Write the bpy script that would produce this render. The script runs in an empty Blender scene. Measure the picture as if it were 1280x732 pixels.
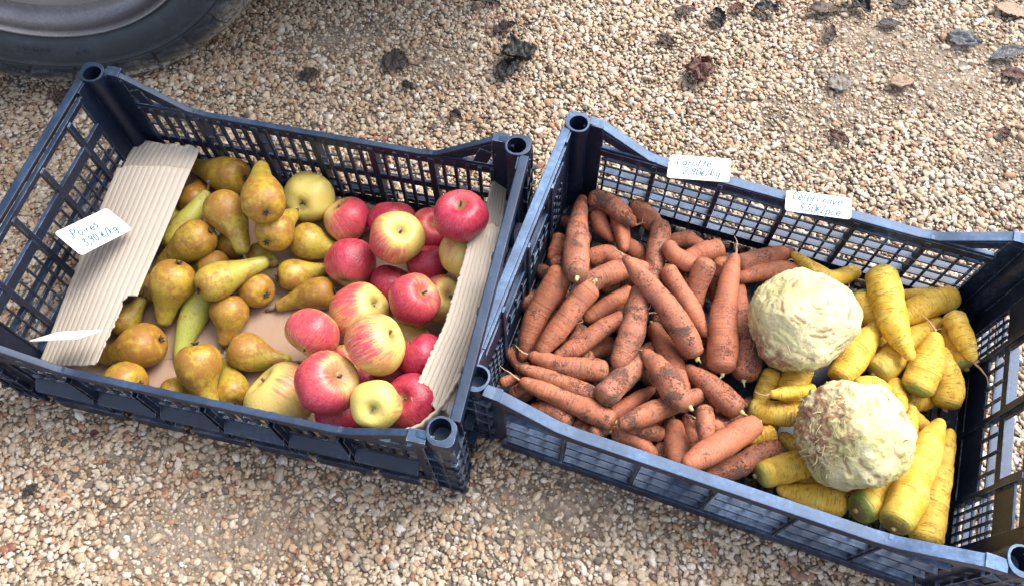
import bpy, bmesh, math, random
import numpy as np
from mathutils import Vector, Matrix, noise, Quaternion
rnd = random.Random(7)
rng = np.random.default_rng(11)
R = math.radians
scene = bpy.context.scene
COL = scene.collection

PEARS = [{"p":[-0.4852,0.6055,0.0326],"q":[-0.4856,0.6456,0.0213],"r":0.018,"green":0.7,"russet":0.2,"stem":0,"label":"small green pear mostly hidden under the long left cardboard flap's edge"},
 {"p":[-0.4534,0.6416,0.0378],"q":[-0.4555,0.6853,0.0234],"r":0.023,"green":0.0,"russet":0.95,"stem":0,"label":"dark orange brown pear in the shade below the top corner pear"},
 {"p":[-0.4957,0.5044,0.0353],"q":[-0.5117,0.4831,0.0223],"r":0.0207,"green":0.1,"russet":0.8,"stem":0,"label":"brown pear half under the cardboard above the torn notch"},
 {"p":[-0.3882,0.5709,0.0359],"q":[-0.4242,0.5703,0.0225],"r":0.0212,"green":0.1,"russet":0.9,"stem":0,"label":"dark brown pear in shade under the long brown pear's narrow neck"},
 {"p":[-0.3525,0.5537,0.0322],"q":[-0.3319,0.5448,0.0211],"r":0.0176,"green":0.3,"russet":0.6,"stem":0,"label":"small dark yellow pear deep under the bright long yellow pear's tip"},
 {"p":[-0.5208,0.4556,0.0337],"q":[-0.4961,0.4789,0.0476],"r":0.0203,"green":0.45,"russet":0.6,"stem":1,"label":"greenish brown pear with bent stem poking from under the torn cardboard"},
 {"p":[-0.436,0.3503,0.0362],"q":[-0.4187,0.3464,0.0226],"r":0.0215,"green":0.2,"russet":0.55,"stem":0,"label":"small pear peeping over the near rim between two larger ones"},
 {"p":[-0.4079,0.5322,0.0379],"q":[-0.4438,0.5367,0.0233],"r":0.0232,"green":0.1,"russet":0.75,"stem":0,"label":"orange tan pear between the fat russet pear and the bright yellow one"},
 {"p":[-0.4699,0.5768,0.042],"q":[-0.4285,0.6387,0.0606],"r":0.02,"green":0.75,"russet":0.25,"stem":1,"label":"slim yellow green pear pointing its pale tip up beside the cardboard"},
 {"p":[-0.3162,0.557,0.0827],"q":[-0.3,0.5977,0.0641],"r":0.0259,"green":0.2,"russet":0.6,"stem":0,"label":"round golden pear with its dark eye up below the tall upright pear"},
 {"p":[-0.3442,0.4929,0.0401],"q":[-0.3763,0.5244,0.0215],"r":0.0239,"green":0.15,"russet":0.7,"stem":0,"label":"small golden pear under the bright yellow pear, dark eye showing"},
 {"p":[-0.4956,0.3637,0.0434],"q":[-0.5429,0.3668,0.0255],"r":0.0279,"green":0.15,"russet":0.6,"stem":0,"label":"golden pear half hidden by the near rim next to the cardboard's end"},
 {"p":[-0.3978,0.6746,0.0514],"q":[-0.4711,0.7139,0.0301],"r":0.0267,"green":0.25,"russet":0.6,"stem":0,"label":"golden pear lying in the top corner with its neck under the cardboard"},
 {"p":[-0.2846,0.5682,0.0407],"q":[-0.2384,0.5579,0.0244],"r":0.0258,"green":0.35,"russet":0.5,"stem":0,"label":"smooth yellow pear touching the striped apple below the yellow green apple"},
 {"p":[-0.3019,0.5165,0.0366],"q":[-0.2571,0.5316,0.0229],"r":0.0219,"green":0.25,"russet":0.65,"stem":0,"label":"plain tan pear lying level above the pear with a pale band"},
 {"p":[-0.3779,0.4626,0.0407],"q":[-0.3844,0.4256,0.0243],"r":0.0258,"green":0.1,"russet":0.8,"stem":1,"label":"squat brown pear with dark tip on bare brown cardboard"},
 {"p":[-0.3505,0.4042,0.04],"q":[-0.2996,0.3953,0.0241],"r":0.0252,"green":0.35,"russet":0.6,"stem":1,"label":"golden pear pointing its green neck at the large pale apple"},
 {"p":[-0.3603,0.3499,0.0362],"q":[-0.3767,0.3965,0.0228],"r":0.0214,"green":0.4,"russet":0.6,"stem":1,"label":"slim speckled pear standing stem up behind the near rim"},
 {"p":[-0.3916,0.5996,0.0802],"q":[-0.3635,0.5437,0.0633],"r":0.0276,"green":0.3,"russet":0.8,"stem":1,"label":"long brown pear pointing its speckled green tip down towards the bright pear"},
 {"p":[-0.2576,0.4875,0.0375],"q":[-0.3169,0.4764,0.0231],"r":0.0227,"green":0.15,"russet":0.8,"stem":1,"label":"brown pear with a pale band and a dark stem on bare cardboard"},
 {"p":[-0.4207,0.4848,0.0351],"q":[-0.4433,0.4063,0.022],"r":0.0205,"green":0.95,"russet":0.2,"stem":0,"label":"curved pale green pear like a cucumber on bare brown cardboard"},
 {"p":[-0.4808,0.4156,0.0452],"q":[-0.542,0.4098,0.0262],"r":0.0296,"green":0.1,"russet":0.8,"stem":0,"label":"large orange brown pear with open dark eye beside the torn cardboard"},
 {"p":[-0.3184,0.5751,0.1292],"q":[-0.3402,0.6547,0.0967],"r":0.0284,"green":0.25,"russet":0.6,"stem":0,"label":"tall golden pear with brown neck beside the plain yellow green apple"},
 {"p":[-0.3943,0.3766,0.0739],"q":[-0.3816,0.3318,0.0471],"r":0.0283,"green":0.2,"russet":0.65,"stem":0,"label":"large tan pear cut off by the near rim, widest end up"},
 {"p":[-0.4234,0.5599,0.0699],"q":[-0.4856,0.5364,0.0369],"r":0.0262,"green":0.3,"russet":0.6,"stem":0,"label":"golden pear sloping its greenish neck down to the cardboard edge"},
 {"p":[-0.4448,0.4957,0.0743],"q":[-0.4643,0.4539,0.0378],"r":0.0288,"green":0.25,"russet":0.6,"stem":0,"label":"big fat russet pear with green tip beside the cardboard notch"},
 {"p":[-0.3904,0.4858,0.0781],"q":[-0.3329,0.5246,0.0604],"r":0.0242,"green":0.55,"russet":0.35,"stem":0,"label":"bright yellow green pear lying on top across the middle of the pears"}]
APPLES = [{"p":[-0.165,0.5923,0.0474],"r":0.0338,"ax":[0.0666,0.6941,0.7168],"bd":[0.0987,0.4885,0.8669],"bl":0.95,"ye":0.2,"label":"dark red apple behind the big yellow topped apple"},
 {"p":[-0.1079,0.5724,0.0529],"r":0.0311,"ax":[0.3476,-0.1586,0.9241],"bd":[0.9188,-0.2297,0.3209],"bl":0.9,"ye":0.3,"label":"red apple with deep stem hollow squeezed beside the tall red apple"},
 {"p":[-0.111,0.5165,0.0558],"r":0.0292,"ax":[-0.1335,0.7111,0.6903],"bd":[0.0779,0.5344,0.8416],"bl":1.0,"ye":0.0,"label":"deep crimson lobed apple below the big yellow topped apple"},
 {"p":[-0.1625,0.4906,0.0438],"r":0.0303,"ax":[0.5629,0.6455,0.5162],"bd":[0.1008,0.5589,0.8231],"bl":0.95,"ye":0.1,"label":"magenta apple wedged between the pink streaked and the star stemmed apple"},
 {"p":[-0.1367,0.4131,0.0417],"r":0.0283,"ax":[0.3257,0.7653,0.5552],"bd":[-0.8048,-0.2117,0.5545],"bl":0.15,"ye":0.8,"label":"olive yellow apple in shade between the peach and the magenta ones"},
 {"p":[-0.2158,0.3901,0.0414],"r":0.028,"ax":[-0.137,0.7731,0.6193],"bd":[-0.7152,-0.4977,0.4907],"bl":0.5,"ye":0.6,"label":"orange apple glimpsed under the large peach apple"},
 {"p":[-0.1912,0.3501,0.0609],"r":0.027,"ax":[-0.2257,0.7664,0.6014],"bd":[-0.0305,0.6354,0.7716],"bl":0.6,"ye":0.5,"label":"orange red apple low between the glossy pink and the peach apple"},
 {"p":[-0.1439,0.3526,0.078],"r":0.0276,"ax":[-0.5397,-0.8415,0.0224],"bd":[0.5277,0.5458,0.6509],"bl":0.95,"ye":0.1,"label":"crimson apple low behind the apple with the bent stem"},
 {"p":[-0.2109,0.3034,0.0756],"r":0.0301,"ax":[0.2988,0.8306,0.4699],"bd":[-0.0179,0.6657,0.746],"bl":1.0,"ye":0.05,"label":"bright red apple almost hidden at the near rim"},
 {"p":[-0.2846,0.6337,0.0503],"r":0.0367,"ax":[0.1361,0.8346,-0.5337],"bd":[-0.7315,-0.3582,0.5801],"bl":0.06,"ye":1.0,"label":"plain yellow green apple with no red, among the pears"},
 {"p":[-0.2272,0.5966,0.0463],"r":0.0328,"ax":[-0.4967,0.4835,0.7208],"bd":[0.5495,0.4248,0.7194],"bl":0.66,"ye":0.4,"label":"striped red and orange apple nearest the yellow green apple"},
 {"p":[-0.0634,0.5092,0.0876],"r":0.0327,"ax":[0.5393,0.6056,0.5851],"bd":[-0.8446,-0.2392,0.479],"bl":0.25,"ye":0.9,"label":"yellow orange apple half under the flap below the tall red apple"},
 {"p":[-0.0919,0.4621,0.0574],"r":0.0329,"ax":[0.4999,-0.1528,0.8525],"bd":[-0.699,0.1708,0.6944],"bl":0.45,"ye":0.75,"label":"dull red and olive apple half under the cardboard's edge"},
 {"p":[-0.1961,0.4394,0.0736],"r":0.0385,"ax":[-0.7425,-0.1361,-0.6559],"bd":[-0.3141,0.4569,0.8322],"bl":0.45,"ye":0.7,"label":"peach coloured apple with its eye in a deep fold"},
 {"p":[-0.2483,0.4013,0.0955],"r":0.034,"ax":[-0.5021,-0.8644,0.0256],"bd":[0.5673,0.5333,0.6275],"bl":0.55,"ye":0.5,"label":"apple red above and yellow below, touching bare brown cardboard"},
 {"p":[-0.1108,0.3586,0.1179],"r":0.0287,"ax":[-0.5421,0.6046,0.5836],"bd":[-0.3543,0.5129,0.782],"bl":1.0,"ye":0.0,"label":"plain crimson apple disappearing under the frayed flap"},
 {"p":[-0.2897,0.332,0.0594],"r":0.0454,"ax":[-0.6485,0.4321,0.6267],"bd":[-0.26,0.5324,0.8056],"bl":0.3,"ye":0.75,"label":"large pale apple with faint pink streaks beside the near rim"},
 {"p":[-0.1197,0.3031,0.1176],"r":0.0318,"ax":[-0.4078,-0.2006,0.8908],"bd":[0.5204,0.5651,0.6402],"bl":1.0,"ye":0.05,"label":"dark red apple with a bent stem and russet star by the corner"},
 {"p":[-0.0613,0.5328,0.146],"r":0.0345,"ax":[0.0378,0.1698,0.9847],"bd":[0.0018,-0.9981,-0.0613],"bl":0.95,"ye":0.15,"label":"tall red apple with white specks in the top corner by the cardboard"},
 {"p":[-0.1482,0.5323,0.1012],"r":0.0359,"ax":[0.3401,-0.0622,0.9383],"bd":[-0.7557,-0.5408,0.3694],"bl":0.45,"ye":0.95,"label":"big yellow topped apple with rosy side and an open stem hollow"},
 {"p":[-0.2188,0.5244,0.0487],"r":0.0351,"ax":[0.1065,0.9918,-0.0709],"bd":[0.1241,0.5366,0.8347],"bl":0.66,"ye":0.2,"label":"pink streaked apple beside the smooth yellow pear, its eye facing down"},
 {"p":[-0.122,0.4389,0.1064],"r":0.0332,"ax":[0.6124,0.0582,0.7884],"bd":[-0.6244,-0.7358,0.2622],"bl":0.72,"ye":0.35,"label":"magenta striped apple with a yellow hollow around its stem"},
 {"p":[-0.1536,0.2855,0.1585],"r":0.0284,"ax":[-0.0348,-0.6238,0.7808],"bd":[0.9459,-0.132,0.2965],"bl":0.25,"ye":0.95,"label":"yellow apple with its stem hollow facing up at the near rim"},
 {"p":[-0.1587,0.3579,0.155],"r":0.0363,"ax":[0.8798,0.2716,0.3902],"bd":[-0.7794,-0.2215,0.5861],"bl":0.4,"ye":0.8,"label":"large peach pink apple on top, dimple facing the frayed cardboard"},
 {"p":[-0.217,0.3203,0.1359],"r":0.0372,"ax":[0.6961,0.082,0.7133],"bd":[-0.6397,-0.6151,0.461],"bl":0.66,"ye":0.4,"label":"glossy pink and cream apple on top near the near rim"}]
CARROTS = [{"pts":[[0.0681,0.5595,0.0398,0.01],[0.059,0.5343,0.0397,0.0099]],"dirt":0.5,"stub":0,"hair":0,"order":1,"label":"carrot end in shade between the crate side and the biggest upright carrot"},
 {"pts":[[0.0887,0.4147,0.0513,0.0103],[0.0716,0.3862,0.0457,0.0093],[0.0484,0.3712,0.0409,0.0083]],"dirt":0.6,"stub":0,"hair":0,"order":1,"label":"dark carrot in the gap below the small pale tipped carrot"},
 {"pts":[[0.0616,0.4336,0.0545,0.0103],[0.0449,0.4093,0.0464,0.0103],[0.0266,0.3905,0.0391,0.0093]],"dirt":0.8,"stub":0,"hair":0,"order":1,"label":"shaded carrot between the two long slanting carrots at the crate side"},
 {"pts":[[0.1111,0.5257,0.0426,0.0128],[0.133,0.5286,0.045,0.0138],[0.1549,0.5086,0.0482,0.0117]],"dirt":0.4,"stub":0,"hair":1,"order":1,"label":"rounded carrot in shade below two short hanging carrot tips"},
 {"pts":[[0.1781,0.492,0.0479,0.0136],[0.224,0.5033,0.0396,0.0098]],"dirt":0.6,"stub":0,"hair":0,"order":1,"label":"carrot glimpsed beneath the kinked carrot with the grey mud patch"},
 {"pts":[[0.223,0.481,0.0541,0.0096],[0.2308,0.5156,0.0529,0.0097]],"dirt":0.7,"stub":0,"hair":0,"order":1,"label":"small shaded carrot below the ringed bent carrot"},
 {"pts":[[0.2808,0.4938,0.0711,0.0142],[0.2727,0.4666,0.0413,0.0116]],"dirt":0.7,"stub":0,"hair":0,"order":1,"label":"carrot in shade behind the top of the longest upright carrot"},
 {"pts":[[0.0759,0.2899,0.0405,0.0107],[0.0952,0.2816,0.0387,0.0089]],"dirt":0.5,"stub":0,"hair":0,"order":1,"label":"carrot end by the near rim under the long carrot with green stub"},
 {"pts":[[0.1736,0.2587,0.0395,0.0097],[0.1837,0.2438,0.0385,0.0087]],"dirt":0.9,"stub":0,"hair":0,"order":1,"label":"dark carrot low behind the near rim beside the upright stubby carrot"},
 {"pts":[[0.0938,0.2775,0.0525,0.0096],[0.1256,0.2906,0.0395,0.0089]],"dirt":0.9,"stub":0,"hair":0,"order":1,"label":"shaded carrot low under the green stub of the long carrot"},
 {"pts":[[-0.0149,0.3508,0.0372,0.0074],[-0.0035,0.3548,0.0372,0.0074]],"dirt":0.2,"stub":0,"hair":1,"order":1,"label":"tiny round carrot tip with long roots at the near corner"},
 {"pts":[[-0.001,0.3358,0.0389,0.0082],[0.0112,0.3382,0.0518,0.0081]],"dirt":0.2,"stub":0,"hair":1,"order":1,"label":"small round carrot tip just inside the near corner rim"},
 {"pts":[[0.0618,0.2943,0.0506,0.0124],[0.0469,0.3076,0.0461,0.0134],[0.0273,0.3118,0.0415,0.0117]],"dirt":0.7,"stub":0,"hair":0,"order":1,"label":"thick carrot half hidden by the near rim below the long front carrot"},
 {"pts":[[0.1214,0.2767,0.0489,0.0088],[0.1405,0.2697,0.0469,0.0105],[0.1608,0.2558,0.0444,0.0096]],"dirt":0.3,"stub":1,"hair":0,"order":1,"label":"pale carrot end rising just over the near rim"},
 {"pts":[[0.174,0.2742,0.0482,0.0097],[0.162,0.2774,0.0522,0.0123],[0.1461,0.2803,0.0575,0.0114]],"dirt":0.8,"stub":1,"hair":0,"order":1,"label":"short dirty carrot with a stub pointing at the upright stubby carrot"},
 {"pts":[[0.1583,0.5488,0.0415,0.011],[0.1726,0.5349,0.0402,0.0119],[0.1836,0.5225,0.0392,0.0079]],"dirt":0.3,"stub":0,"hair":1,"order":2,"label":"small blunt carrot tip left of the grey muddy kinked carrot"},
 {"pts":[[0.1241,0.5948,0.0431,0.0122],[0.1285,0.5774,0.041,0.0121],[0.1384,0.559,0.0384,0.008]],"dirt":0.3,"stub":0,"hair":1,"order":2,"label":"short smooth carrot hanging tip down below the top corner carrot"},
 {"pts":[[0.2191,0.5469,0.0407,0.011],[0.2425,0.5467,0.0461,0.0129],[0.2523,0.5411,0.0486,0.0119]],"dirt":0.5,"stub":0,"hair":0,"order":2,"label":"carrot lying level along the back lattice behind the ringed one"},
 {"pts":[[0.2741,0.5161,0.0731,0.0144],[0.2526,0.5119,0.0711,0.0144],[0.2294,0.5018,0.0689,0.0115]],"dirt":0.6,"stub":0,"hair":0,"order":2,"label":"carrot with round end leaning on the back lattice"},
 {"pts":[[0.0957,0.4665,0.0771,0.014],[0.124,0.4789,0.0739,0.016],[0.1539,0.4915,0.0707,0.0142],[0.1679,0.493,0.0692,0.0124]],"dirt":0.8,"stub":0,"hair":0,"order":2,"label":"thick muddy carrot lying level under the long diagonal carrot's tip"},
 {"pts":[[0.1373,0.4181,0.0748,0.011],[0.1156,0.4096,0.0704,0.0119],[0.0873,0.3912,0.064,0.0128],[0.0614,0.378,0.0585,0.011]],"dirt":0.5,"stub":0,"hair":0,"order":2,"label":"carrot slanting under the small pale tipped carrot"},
 {"pts":[[0.1628,0.4484,0.0896,0.0119],[0.158,0.4264,0.0864,0.0146],[0.1492,0.3926,0.0813,0.0162],[0.1344,0.3669,0.0769,0.0152]],"dirt":0.7,"stub":1,"hair":0,"order":2,"label":"thick carrot with two grey mud spots under the long diagonal carrot"},
 {"pts":[[0.2875,0.3456,0.0582,0.0162],[0.2949,0.3689,0.0558,0.0182],[0.2954,0.4214,0.0506,0.0141],[0.3022,0.4829,0.045,0.0106]],"dirt":0.5,"stub":1,"hair":0,"order":2,"label":"dark orange carrot squeezed between the longest carrot and a celeriac"},
 {"pts":[[0.4015,0.493,0.04,0.0097],[0.3555,0.4933,0.0494,0.0116],[0.3102,0.4803,0.0585,0.0105]],"dirt":0.2,"stub":0,"hair":0,"order":2,"label":"clean bright carrot lying behind the upper celeriac"},
 {"pts":[[0.0951,0.3218,0.0663,0.0106],[0.0733,0.3323,0.0652,0.0115],[0.0463,0.3452,0.0639,0.0107],[0.0149,0.3574,0.0625,0.0081]],"dirt":0.4,"stub":0,"hair":0,"order":2,"label":"carrot lying level between the knobbly one and the long front one"},
 {"pts":[[0.1852,0.4186,0.0402,0.0104],[0.1928,0.3913,0.0449,0.0139],[0.2001,0.3636,0.0499,0.0137],[0.2086,0.3345,0.0553,0.0117]],"dirt":0.35,"stub":1,"hair":0,"order":2,"label":"carrot with a dark stub hanging below the diagonal carrot"},
 {"pts":[[0.1227,0.3047,0.0409,0.0108],[0.1407,0.3148,0.0399,0.0108],[0.1678,0.3313,0.0384,0.0082]],"dirt":0.15,"stub":0,"hair":1,"order":2,"label":"small ringed carrot with branching roots at its tip"},
 {"pts":[[0.2139,0.2964,0.0381,0.0081],[0.2153,0.2777,0.0386,0.0098],[0.2158,0.2595,0.0391,0.0088]],"dirt":0.6,"stub":1,"hair":0,"order":2,"label":"thin dark tipped carrot beside the upright stubby carrot"},
 {"pts":[[0.2234,0.2895,0.0891,0.0094],[0.2222,0.2712,0.0915,0.0109],[0.2198,0.2514,0.0942,0.01]],"dirt":0.6,"stub":0,"hair":0,"order":2,"label":"short upright carrot in the gap above the near carrot pair"},
 {"pts":[[0.311,0.2514,0.0532,0.0104],[0.289,0.2438,0.0514,0.0121],[0.2606,0.2299,0.049,0.0137],[0.2362,0.2235,0.0471,0.012]],"dirt":0.75,"stub":0,"hair":0,"order":2,"label":"dirt speckled carrot nearest the yellow carrots at the near rim"},
 {"pts":[[0.1503,0.6007,0.0447,0.0112],[0.152,0.5655,0.0526,0.0109],[0.1538,0.5344,0.0598,0.0088]],"dirt":0.2,"stub":0,"hair":0,"order":3,"label":"short carrot with pale blunt tip under the curved top carrot"},
 {"pts":[[0.1801,0.605,0.0446,0.0132],[0.1902,0.5928,0.0443,0.0152],[0.203,0.5755,0.0438,0.0141]],"dirt":0.4,"stub":1,"hair":0,"order":3,"label":"short carrot with a white stub against the back lattice"},
 {"pts":[[0.2089,0.5171,0.0817,0.0105],[0.2151,0.4995,0.0825,0.0123],[0.2324,0.4888,0.0834,0.0113],[0.2438,0.4893,0.0839,0.0084]],"dirt":0.3,"stub":0,"hair":0,"order":3,"label":"bent ringed carrot with a pale cut tip pointing out"},
 {"pts":[[0.2492,0.4797,0.0968,0.0138],[0.2449,0.4694,0.0859,0.0148],[0.2379,0.4488,0.0652,0.0131],[0.2317,0.4267,0.044,0.0104]],"dirt":0.5,"stub":0,"hair":0,"order":3,"label":"carrot with dark mottled shoulder left of the longest upright carrot"},
 {"pts":[[0.1549,0.4661,0.0507,0.0115],[0.1317,0.453,0.0477,0.0124],[0.1055,0.438,0.0443,0.0114]],"dirt":0.25,"stub":0,"hair":0,"order":3,"label":"small pale carrot with a light dot at its blunt tip"},
 {"pts":[[0.0964,0.4503,0.0951,0.0155],[0.0825,0.4338,0.0883,0.0146],[0.0612,0.4081,0.0779,0.0136],[0.0402,0.3856,0.0682,0.0118]],"dirt":0.5,"stub":1,"hair":0,"order":3,"label":"slanting carrot with a round muddy shoulder left of the small pale carrot"},
 {"pts":[[0.2049,0.481,0.08,0.0122],[0.2133,0.4599,0.0771,0.013],[0.2291,0.4229,0.0719,0.0129],[0.2411,0.4016,0.0686,0.0082]],"dirt":0.35,"stub":0,"hair":1,"order":3,"label":"smooth tapering carrot with a thin root tip right of the diagonal one"},
 {"pts":[[0.3072,0.5002,0.0577,0.0135],[0.3363,0.5091,0.0509,0.0146],[0.3764,0.5241,0.0416,0.0118]],"dirt":0.7,"stub":0,"hair":0,"order":3,"label":"muddy carrot against the back lattice beside the slim yellow carrot"},
 {"pts":[[0.1122,0.2894,0.064,0.0131],[0.088,0.3024,0.0639,0.014],[0.053,0.3211,0.0636,0.0124],[0.0162,0.338,0.0634,0.0098]],"dirt":0.45,"stub":1,"hair":1,"order":3,"label":"long front carrot with a green stub parallel to the near rim"},
 {"pts":[[0.2244,0.3163,0.0638,0.0097],[0.1899,0.3046,0.0683,0.0122],[0.1568,0.2911,0.0728,0.013],[0.1345,0.283,0.0758,0.0112]],"dirt":0.35,"stub":0,"hair":0,"order":3,"label":"carrot passing under the stout one and showing at both sides"},
 {"pts":[[0.1939,0.2855,0.0422,0.0124],[0.1924,0.2656,0.0483,0.0149],[0.1919,0.2462,0.0544,0.0146]],"dirt":0.3,"stub":1,"hair":0,"order":3,"label":"upright stubby carrot with a tiny white stub by the near rim"},
 {"pts":[[0.276,0.2667,0.0942,0.0126],[0.2574,0.258,0.0998,0.0149],[0.2249,0.2401,0.1101,0.0155],[0.1962,0.222,0.1198,0.0136]],"dirt":0.35,"stub":1,"hair":0,"order":3,"label":"clean carrot with brown stub sloping to the near rim"},
 {"pts":[[0.1182,0.6091,0.0602,0.0121],[0.1288,0.6048,0.0621,0.014],[0.149,0.5855,0.0663,0.0139],[0.1624,0.5687,0.0696,0.0108]],"dirt":0.7,"stub":0,"hair":1,"order":4,"label":"curved muddy carrot at the back beside the crate corner"},
 {"pts":[[0.2044,0.561,0.0609,0.0128],[0.2034,0.5439,0.0619,0.0137],[0.1935,0.5069,0.0642,0.0135],[0.1841,0.4638,0.067,0.0113]],"dirt":0.9,"stub":0,"hair":0,"order":4,"label":"kinked upright carrot with a large grey mud patch"},
 {"pts":[[0.0627,0.4772,0.088,0.0167],[0.0528,0.46,0.0791,0.0177],[0.0289,0.4262,0.0605,0.0158],[0.0131,0.3895,0.0426,0.0093]],"dirt":0.3,"stub":0,"hair":0,"order":4,"label":"long clean carrot sloping along the crate side, hooked tip down"},
 {"pts":[[0.1079,0.3503,0.07,0.0134],[0.0914,0.3545,0.0689,0.0143],[0.062,0.3605,0.067,0.0126],[0.0296,0.3721,0.0649,0.01]],"dirt":0.5,"stub":0,"hair":0,"order":4,"label":"knobbly level carrot with a bump near its crown"},
 {"pts":[[0.108,0.3154,0.0803,0.0148],[0.1215,0.3279,0.0728,0.0158],[0.1451,0.3532,0.0592,0.0153],[0.1743,0.3886,0.0422,0.0102]],"dirt":0.7,"stub":0,"hair":0,"order":4,"label":"thick mottled carrot sloping up from the long front carrot"},
 {"pts":[[0.1995,0.2971,0.0955,0.0136],[0.1919,0.3104,0.0893,0.0163],[0.1811,0.342,0.077,0.015],[0.1693,0.3652,0.0675,0.0117]],"dirt":0.45,"stub":1,"hair":1,"order":4,"label":"stout carrot with dark crown crossing the middle of the pile"},
 {"pts":[[0.2631,0.296,0.0776,0.0147],[0.2527,0.3091,0.073,0.0157],[0.238,0.3317,0.0658,0.0142],[0.2227,0.3493,0.0597,0.0099]],"dirt":0.5,"stub":1,"hair":1,"order":4,"label":"sloping carrot below the longest one, root at its upper tip"},
 {"pts":[[0.082,0.4649,0.114,0.0154],[0.0844,0.501,0.0968,0.0177],[0.0908,0.5473,0.0758,0.0155],[0.1027,0.6161,0.0464,0.0092]],"dirt":0.6,"stub":1,"hair":0,"order":5,"label":"biggest upright carrot with a green cut end near the crate corner"},
 {"pts":[[0.2245,0.3708,0.0755,0.0134],[0.2155,0.3878,0.082,0.0153],[0.185,0.4333,0.1002,0.0144],[0.1582,0.4635,0.1135,0.0108],[0.1478,0.4758,0.1188,0.0081]],"dirt":0.55,"stub":1,"hair":1,"order":5,"label":"long diagonal carrot with rough muddy middle, curled root at its tip"},
 {"pts":[[0.2577,0.3532,0.0713,0.0178],[0.2624,0.3838,0.0749,0.0189],[0.2707,0.4256,0.0797,0.0156],[0.2822,0.4687,0.0846,0.0121],[0.2889,0.4884,0.0868,0.0093]],"dirt":0.5,"stub":1,"hair":0,"order":5,"label":"longest upright carrot, swollen base with a pale stub, beside a celeriac"},
 {"pts":[[-0.0025,0.396,0.0281,0.0105],[0.0172,0.3619,0.028,0.0103]],"dirt":0.9,"stub":0,"hair":0,"order":0,"label":"soil dark carrot buried under the top layer of orange carrots"},
 {"pts":[[0.2164,0.3872,0.0311,0.0136],[0.2507,0.4087,0.0313,0.0137]],"dirt":0.9,"stub":0,"hair":0,"order":0,"label":"soil dark carrot buried under the top layer of orange carrots"},
 {"pts":[[0.1346,0.3463,0.0299,0.0123],[0.0968,0.3208,0.0298,0.0122]],"dirt":0.9,"stub":0,"hair":0,"order":0,"label":"soil dark carrot buried under the top layer of orange carrots"},
 {"pts":[[0.2583,0.3862,0.0301,0.0125],[0.2421,0.343,0.0289,0.0113]],"dirt":0.9,"stub":0,"hair":0,"order":0,"label":"soil dark carrot buried under the top layer of orange carrots"},
 {"pts":[[0.2543,0.2891,0.0306,0.013],[0.2288,0.3217,0.0298,0.0122]],"dirt":0.9,"stub":0,"hair":0,"order":0,"label":"soil dark carrot buried under the top layer of orange carrots"},
 {"pts":[[0.1237,0.4017,0.0312,0.0136],[0.0805,0.3811,0.0301,0.0125]],"dirt":0.9,"stub":0,"hair":0,"order":0,"label":"soil dark carrot buried under the top layer of orange carrots"},
 {"pts":[[0.1905,0.4344,0.0304,0.0128],[0.2223,0.4333,0.0304,0.0128]],"dirt":0.9,"stub":0,"hair":0,"order":0,"label":"soil dark carrot buried under the top layer of orange carrots"},
 {"pts":[[0.1594,0.4419,0.0294,0.0118],[0.1292,0.4662,0.0306,0.013]],"dirt":0.9,"stub":0,"hair":0,"order":0,"label":"soil dark carrot buried under the top layer of orange carrots"},
 {"pts":[[0.2986,0.3141,0.0297,0.0121],[0.2608,0.2935,0.0486,0.0118]],"dirt":0.9,"stub":0,"hair":0,"order":0,"label":"soil dark carrot buried under the top layer of orange carrots"},
 {"pts":[[0.1626,0.3676,0.029,0.0114],[0.1898,0.334,0.0289,0.0112]],"dirt":0.9,"stub":0,"hair":0,"order":0,"label":"soil dark carrot buried under the top layer of orange carrots"},
 {"pts":[[0.0659,0.4933,0.0296,0.012],[0.045,0.5132,0.0287,0.011]],"dirt":0.9,"stub":0,"hair":0,"order":0,"label":"soil dark carrot buried under the top layer of orange carrots"},
 {"pts":[[0.1034,0.5614,0.03,0.0124],[0.085,0.5891,0.029,0.0114]],"dirt":0.9,"stub":0,"hair":0,"order":0,"label":"soil dark carrot buried under the top layer of orange carrots"},
 {"pts":[[0.0841,0.5253,0.0319,0.0144],[0.0691,0.5067,0.0457,0.0141]],"dirt":0.9,"stub":0,"hair":0,"order":0,"label":"soil dark carrot buried under the top layer of orange carrots"},
 {"pts":[[0.0286,0.4298,0.0314,0.0138],[0.048,0.4409,0.0315,0.0139]],"dirt":0.9,"stub":0,"hair":0,"order":0,"label":"soil dark carrot buried under the top layer of orange carrots"},
 {"pts":[[0.2392,0.48,0.0317,0.0141],[0.2227,0.4851,0.0317,0.0141]],"dirt":0.9,"stub":0,"hair":0,"order":0,"label":"soil dark carrot buried under the top layer of orange carrots"},
 {"pts":[[0.0624,0.5054,0.0674,0.0138],[0.0663,0.4824,0.0632,0.0137]],"dirt":0.9,"stub":0,"hair":0,"order":0,"label":"soil dark carrot buried under the top layer of orange carrots"},
 {"pts":[[0.2304,0.2978,0.0455,0.0129],[0.2358,0.3109,0.0514,0.0129]],"dirt":0.9,"stub":0,"hair":0,"order":0,"label":"soil dark carrot buried under the top layer of orange carrots"},
 {"pts":[[0.0946,0.3588,0.0312,0.0134],[0.0922,0.3753,0.0473,0.0133]],"dirt":0.9,"stub":0,"hair":0,"order":0,"label":"soil dark carrot buried under the top layer of orange carrots"},
 {"pts":[[0.2797,0.5238,0.0319,0.0144],[0.265,0.5394,0.032,0.0145]],"dirt":0.9,"stub":0,"hair":0,"order":0,"label":"soil dark carrot buried under the top layer of orange carrots"},
 {"pts":[[0.1635,0.4973,0.0318,0.0142],[0.1474,0.4949,0.0318,0.0142]],"dirt":0.9,"stub":0,"hair":0,"order":0,"label":"soil dark carrot buried under the top layer of orange carrots"},
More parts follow.
